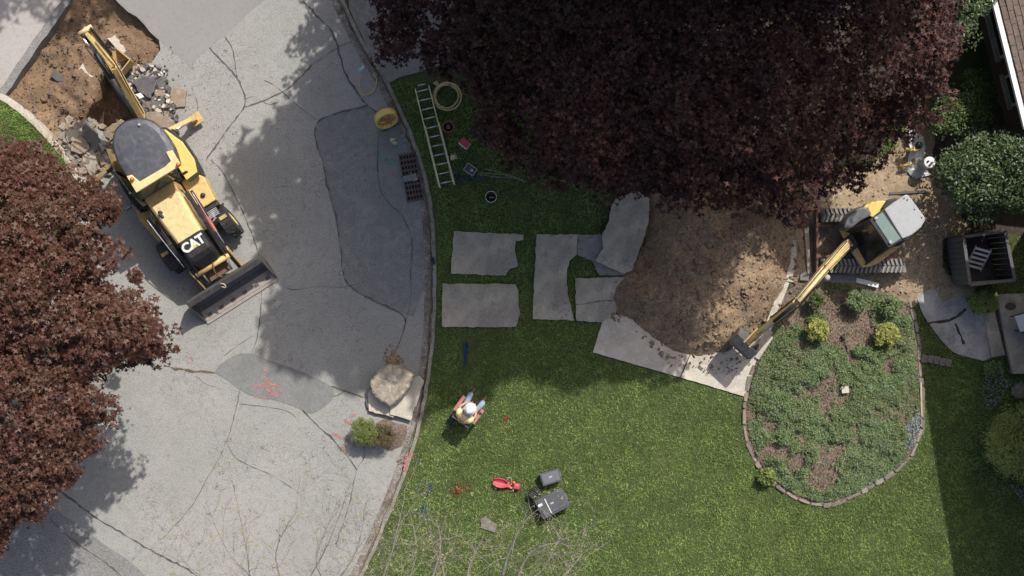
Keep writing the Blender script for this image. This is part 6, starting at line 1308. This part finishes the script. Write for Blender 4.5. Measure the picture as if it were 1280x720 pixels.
for (a, b_) in (((40, 345), (80, 352)), ((34, 490), (52, 498)), ((60, 300), (90, 322)), ((128, 530), (136, 545)), ((20, 560), (44, 552))):
    A_, B_ = P(*a, 6.9) - t.location, P(*b_, 6.3) - t.location; tw.tube([A_, A_.lerp(B_, .5) + Vector((0, .08, .05)), B_], [.025, .015, .006], 5); tw.tube([A_.lerp(B_, .5), A_.lerp(B_, .8) + Vector((.05, .25, .05))], [.012, .005], 4)
tw.build('bare_branch', M['palebark'], t)['kind'] = 'stuff'
OLB = [(480, -330), (430, -160), (452, -60), (462, -10), (472, 6), (480, 20), (470, 32), (466, 50), (472, 62), (460, 82), (478, 84), (490, 92), (498, 82), (510, 84), (522, 84), (536, 92), (548, 98), (566, 101), (582, 106), (588, 133), (580, 150), (590, 165), (607, 172), (612, 190), (622, 203), (647, 212), (658, 222), (673, 226), (700, 233), (728, 243), (765, 242), (790, 238), (812, 246), (828, 258), (850, 268), (880, 262), (905, 268), (935, 262), (958, 270), (985, 275), (1003, 292), (1012, 306), (1020, 285), (1022, 268), (1034, 270), (1039, 262), (1031, 249), (1054, 235), (1070, 222), (1088, 226), (1104, 224), (1117, 218), (1130, 210), (1124, 190), (1124, 183), (1128, 168), (1150, 164), (1160, 158), (1167, 144), (1180, 138), (1190, 128), (1183, 113), (1195, 100), (1206, 93), (1198, 78), (1210, 66), (1218, 58), (1198, 50), (1190, 23), (1198, 0), (1215, -60), (1200, -200), (1100, -330), (800, -400)]
t = empty('purple_maple', P(800, 40, ZL), 0, 'huge dark purple-leaved maple spreading over the top of the lawn', 'tree')
o, C = crown('crown', t, OLB, 3.6, 9.0, 7.0, M['redleafbig'], .50, (.40, .70), 96, (.046, .105), 102, STAR4, .5, spray=12, lit=PW([(985, 338), (930, 312), (905, 350), (885, 385), (850, 440), (860, 520), (1010, 520), (1030, 360)])); o.matrix_parent_inverse = Matrix.Translation(-t.location)
limbs(t, (0, 0, 0), [C[i] - np.array([*t.location]) for i in range(20, len(C), max(1, len(C) // 26))], .42, M['bark'], 4, 2.6)
# taller trees standing beyond the top of the frame; their shade falls over the maple, kerb and lawn
def tall(specs, foot, seed, band=4.5, spacing=.62, leaf=(.15, .27), per=38):
    """specs: (label, x) per tree; foot: footprint of the shade on the ground in photo pixels. Each crown stands where the sun has to pass."""
    rng = np.random.default_rng(seed); fp = PW(foot); xs = [p[0] for p in fp]; ys = [p[1] for p in fp]; C = []
    for gx in np.arange(min(xs), max(xs), spacing):
        for gy in np.arange(min(ys), max(ys), spacing):
            x, y = gx + rng.uniform(-.4, .4) * spacing, gy + rng.uniform(-.4, .4) * spacing
            if sdist(x, y, fp) < .25: continue
            zmin = max(7.0, (10.0 - y) / .973)
            for k in range(3):
                z = zmin + rng.uniform(0, band); C.append((x - SD.x * COT * z, y - SD.y * COT * z, z))
    C = np.array(C); own = np.argmin(np.abs(C[:, 0:1] - np.array([[s_[1] for s_ in specs]])), 1)
    for i, (label, _) in enumerate(specs):
        D = C[own == i]; cx, cy = D[:, 0].mean(), D[:, 1].mean(); t = empty('tall_tree', (cx, cy, ZL), 0, label, 'tree'); D = D - np.array([cx, cy, ZL])
        p, n = clumpleaves(D, rng.uniform(.5, .85, len(D)), per, rng, .8); leaves('crown', p, n, rng.uniform(leaf[0], leaf[1], len(p)), M['greenleaf'], STAR3, t, seed + i)
        limbs(t, (0, 0, 0), list(D[::max(1, len(D) // 14)]), .36, M['bark'], seed, D[:, 2].min() * .6)
FOOT = [(452, -260), (446, 0), (436, 55), (413, 70), (392, 112), (368, 118), (364, 134), (345, 132), (326, 146), (328, 163), (318, 182), (297, 186), (298, 204), (272, 212), (279, 228), (306, 238), (300, 256), (326, 285), (335, 330), (345, 380), (337, 405), (352, 440), (372, 468), (400, 462), (430, 470), (455, 484), (520, 500), (560, 514), (610, 498), (650, 458), (690, 470), (730, 462), (790, 470), (840, 436), (868, 392), (898, 345), (925, 305), (930, 250), (880, 180), (835, 100), (870, 0), (860, -260)]
tall([('tall leafy tree beyond the top edge, left of three', 1.0), ('tall leafy tree beyond the top edge, middle of three', 6.0), ('tall leafy tree beyond the top edge, right of three', 10.5)], FOOT, 201)
tall([('tree beyond the top edge above the left driveway', -6.0)], [(-160, -80), (100, -80), (150, -60), (148, 10), (120, 26), (92, 20), (70, 10), (58, 30), (40, 34), (30, 48), (-5, 44), (-160, 60)], 205, 3, .75, (.12, .2), 26)

# bare budding trees along the bottom edge: trunks stand below the frame
def baretree(label, base, limbs_, seed, dens=1.0, thick=.03):
    rr = random.Random(seed); t = empty('budding_tree', tuple(base), 0, label, 'tree'); bi = Vector(base); buds = []
    tops = [P(*l[0], l[3]) - bi for l in limbs_]; hub = Vector((0, 0, 2.4)); MB().tube([(0, 0, 0), (0, .02, 1.2), tuple(hub)], [.16, .13, .11], 10).build('trunk', M['palebark'], t, True)
    mb = MB()
    def twig(p, d, L_, r, lev):
        q = [p]; n = 4; dd_ = d.copy()
        for i in range(n): dd_ = (dd_ + Vector((rr.gauss(0, .17), rr.gauss(0, .17), rr.gauss(.03, .10)))).normalized(); p = p + dd_ * L_ / n; q.append(p)
        mb.tube(q, [r * (1 - .16 * i) for i in range(n + 1)], 4 if lev else 5)
        if lev >= 3 or L_ < .18: 
            if rr.random() < .5: buds.append(q[-1])
            return
        for k in range(rr.choice([2, 3, 3]) if lev < 2 else rr.choice([1, 2, 3])):
            i = rr.randint(1, n); side = Vector((rr.gauss(0, 1), rr.gauss(0, 1), rr.gauss(.1, .5))).normalized(); nd = (dd_ * .9 + side * .75).normalized(); twig(q[i], nd, L_ * rr.uniform(.45, .72), r * .55, lev + 1)
    for a, mid, e, z0, z1 in limbs_:
        A_, Mi, E_ = P(*a, z0) - bi, P(*mid, (z0 + z1) / 2 + .2) - bi, P(*e, z1) - bi
        path = [Vector(v) for v in smooth([hub, A_, Mi, E_], 5)]
        mb.tube(path, [max(.006, thick * (1 - i / len(path)) ** 1.1 + .004) for i in range(len(path))], 6)
        for i in range(5, len(path)):
            for _ in range(2 if rr.random() < dens * .6 else 1):
                dd = (path[i] - path[i - 1]).normalized(); side = Vector((rr.gauss(0, 1), rr.gauss(0, 1), rr.gauss(0, .4))).normalized(); twig(path[i], (dd * .7 + side).normalized(), rr.uniform(.45, 1.15), .0075, 1)
    mb.build('branch', M['palebark'], t)
    if buds:
        B_ = np.array([tuple(b) for b in buds]); g = np.random.default_rng(seed); B_ = np.repeat(B_, 5, 0) + g.normal(0, .035, (len(B_) * 5, 3)); leaves('buds', B_, g.normal(size=B_.shape), g.uniform(.016, .040, len(B_)), M['bud'], OVAL, t, seed)['kind'] = 'stuff'
    return t
baretree('nearly bare budding tree reaching over the road at the bottom', P(330, 905, 0), [((370, 760), (410, 680), (440, 600), 5, 6.5), ((330, 760), (285, 690), (262, 640), 5, 6.3), ((300, 770), (240, 712), (215, 680), 4.6, 5.6), ((350, 760), (345, 690), (370, 640), 4.6, 5.8), ((390, 770), (440, 700), (455, 650), 4.4, 5.4), ((310, 770), (310, 700), (290, 600), 4.6, 6.2), ((400, 760), (395, 700), (415, 645), 4.4, 5.6)], 21, .8)
baretree('nearly bare budding tree over the kerb at the bottom', P(500, 900, ZL), [((470, 770), (490, 690), (505, 625), 4.8, 6), ((505, 760), (520, 690), (512, 640), 4.6, 5.8), ((530, 760), (550, 690), (548, 660), 4.6, 5.2), ((460, 775), (480, 715), (500, 665), 4.4, 5.4)], 22, .75, .04)
baretree('budding tree with pale limbs over the lawn at the bottom', P(610, 905, ZL), [((625, 740), (648, 665), (674, 635), 5, 6.4), ((640, 750), (665, 690), (706, 678), 4.8, 5.9), ((590, 760), (585, 715), (600, 680), 4.6, 5.2), ((560, 770), (555, 720), (548, 690), 4.4, 5.0), ((640, 760), (680, 710), (702, 668), 4.6, 5.6), ((655, 765), (700, 725), (730, 690), 4.4, 5.0)], 23, .6, .055)

# phrases shared by things of one kind
for o in list(col.objects):
    if o.parent is None and 'category' in o and 'group' not in o:
        g = {'golden_shrub': 'golden shrubs in the bed', 'bed_shrub': 'green shrubs along the top of the bed', 'sidewalk_slab': 'lifted sidewalk slabs laid on the lawn', 'walkway_slab': 'walkway slabs still in place',
             'rubble_chunk': 'broken pavement chunks round the road pit', 'kerb_slab': 'broken slabs under the boulder', 'storage_tote': 'charcoal storage boxes on the lawn', 'bucket': 'buckets standing in the shade',
             'tall_tree': 'tall trees beyond the top edge', 'budding_tree': 'bare budding trees along the bottom', 'timber_board': 'loose boards around the dig', 'wooden_stake': 'thin rods in the dark grass',
             'paint_mark': 'sprayed utility marks', 'painted_grass': 'sprayed utility marks on grass', 'flower_patch': 'blue flower patches by the house', 'garden_hose': 'coils lying in the shade', 'edging_strip': 'concrete edging strips by the mound'}.get(o.name.split('.')[0])
        if g: o['group'] = g
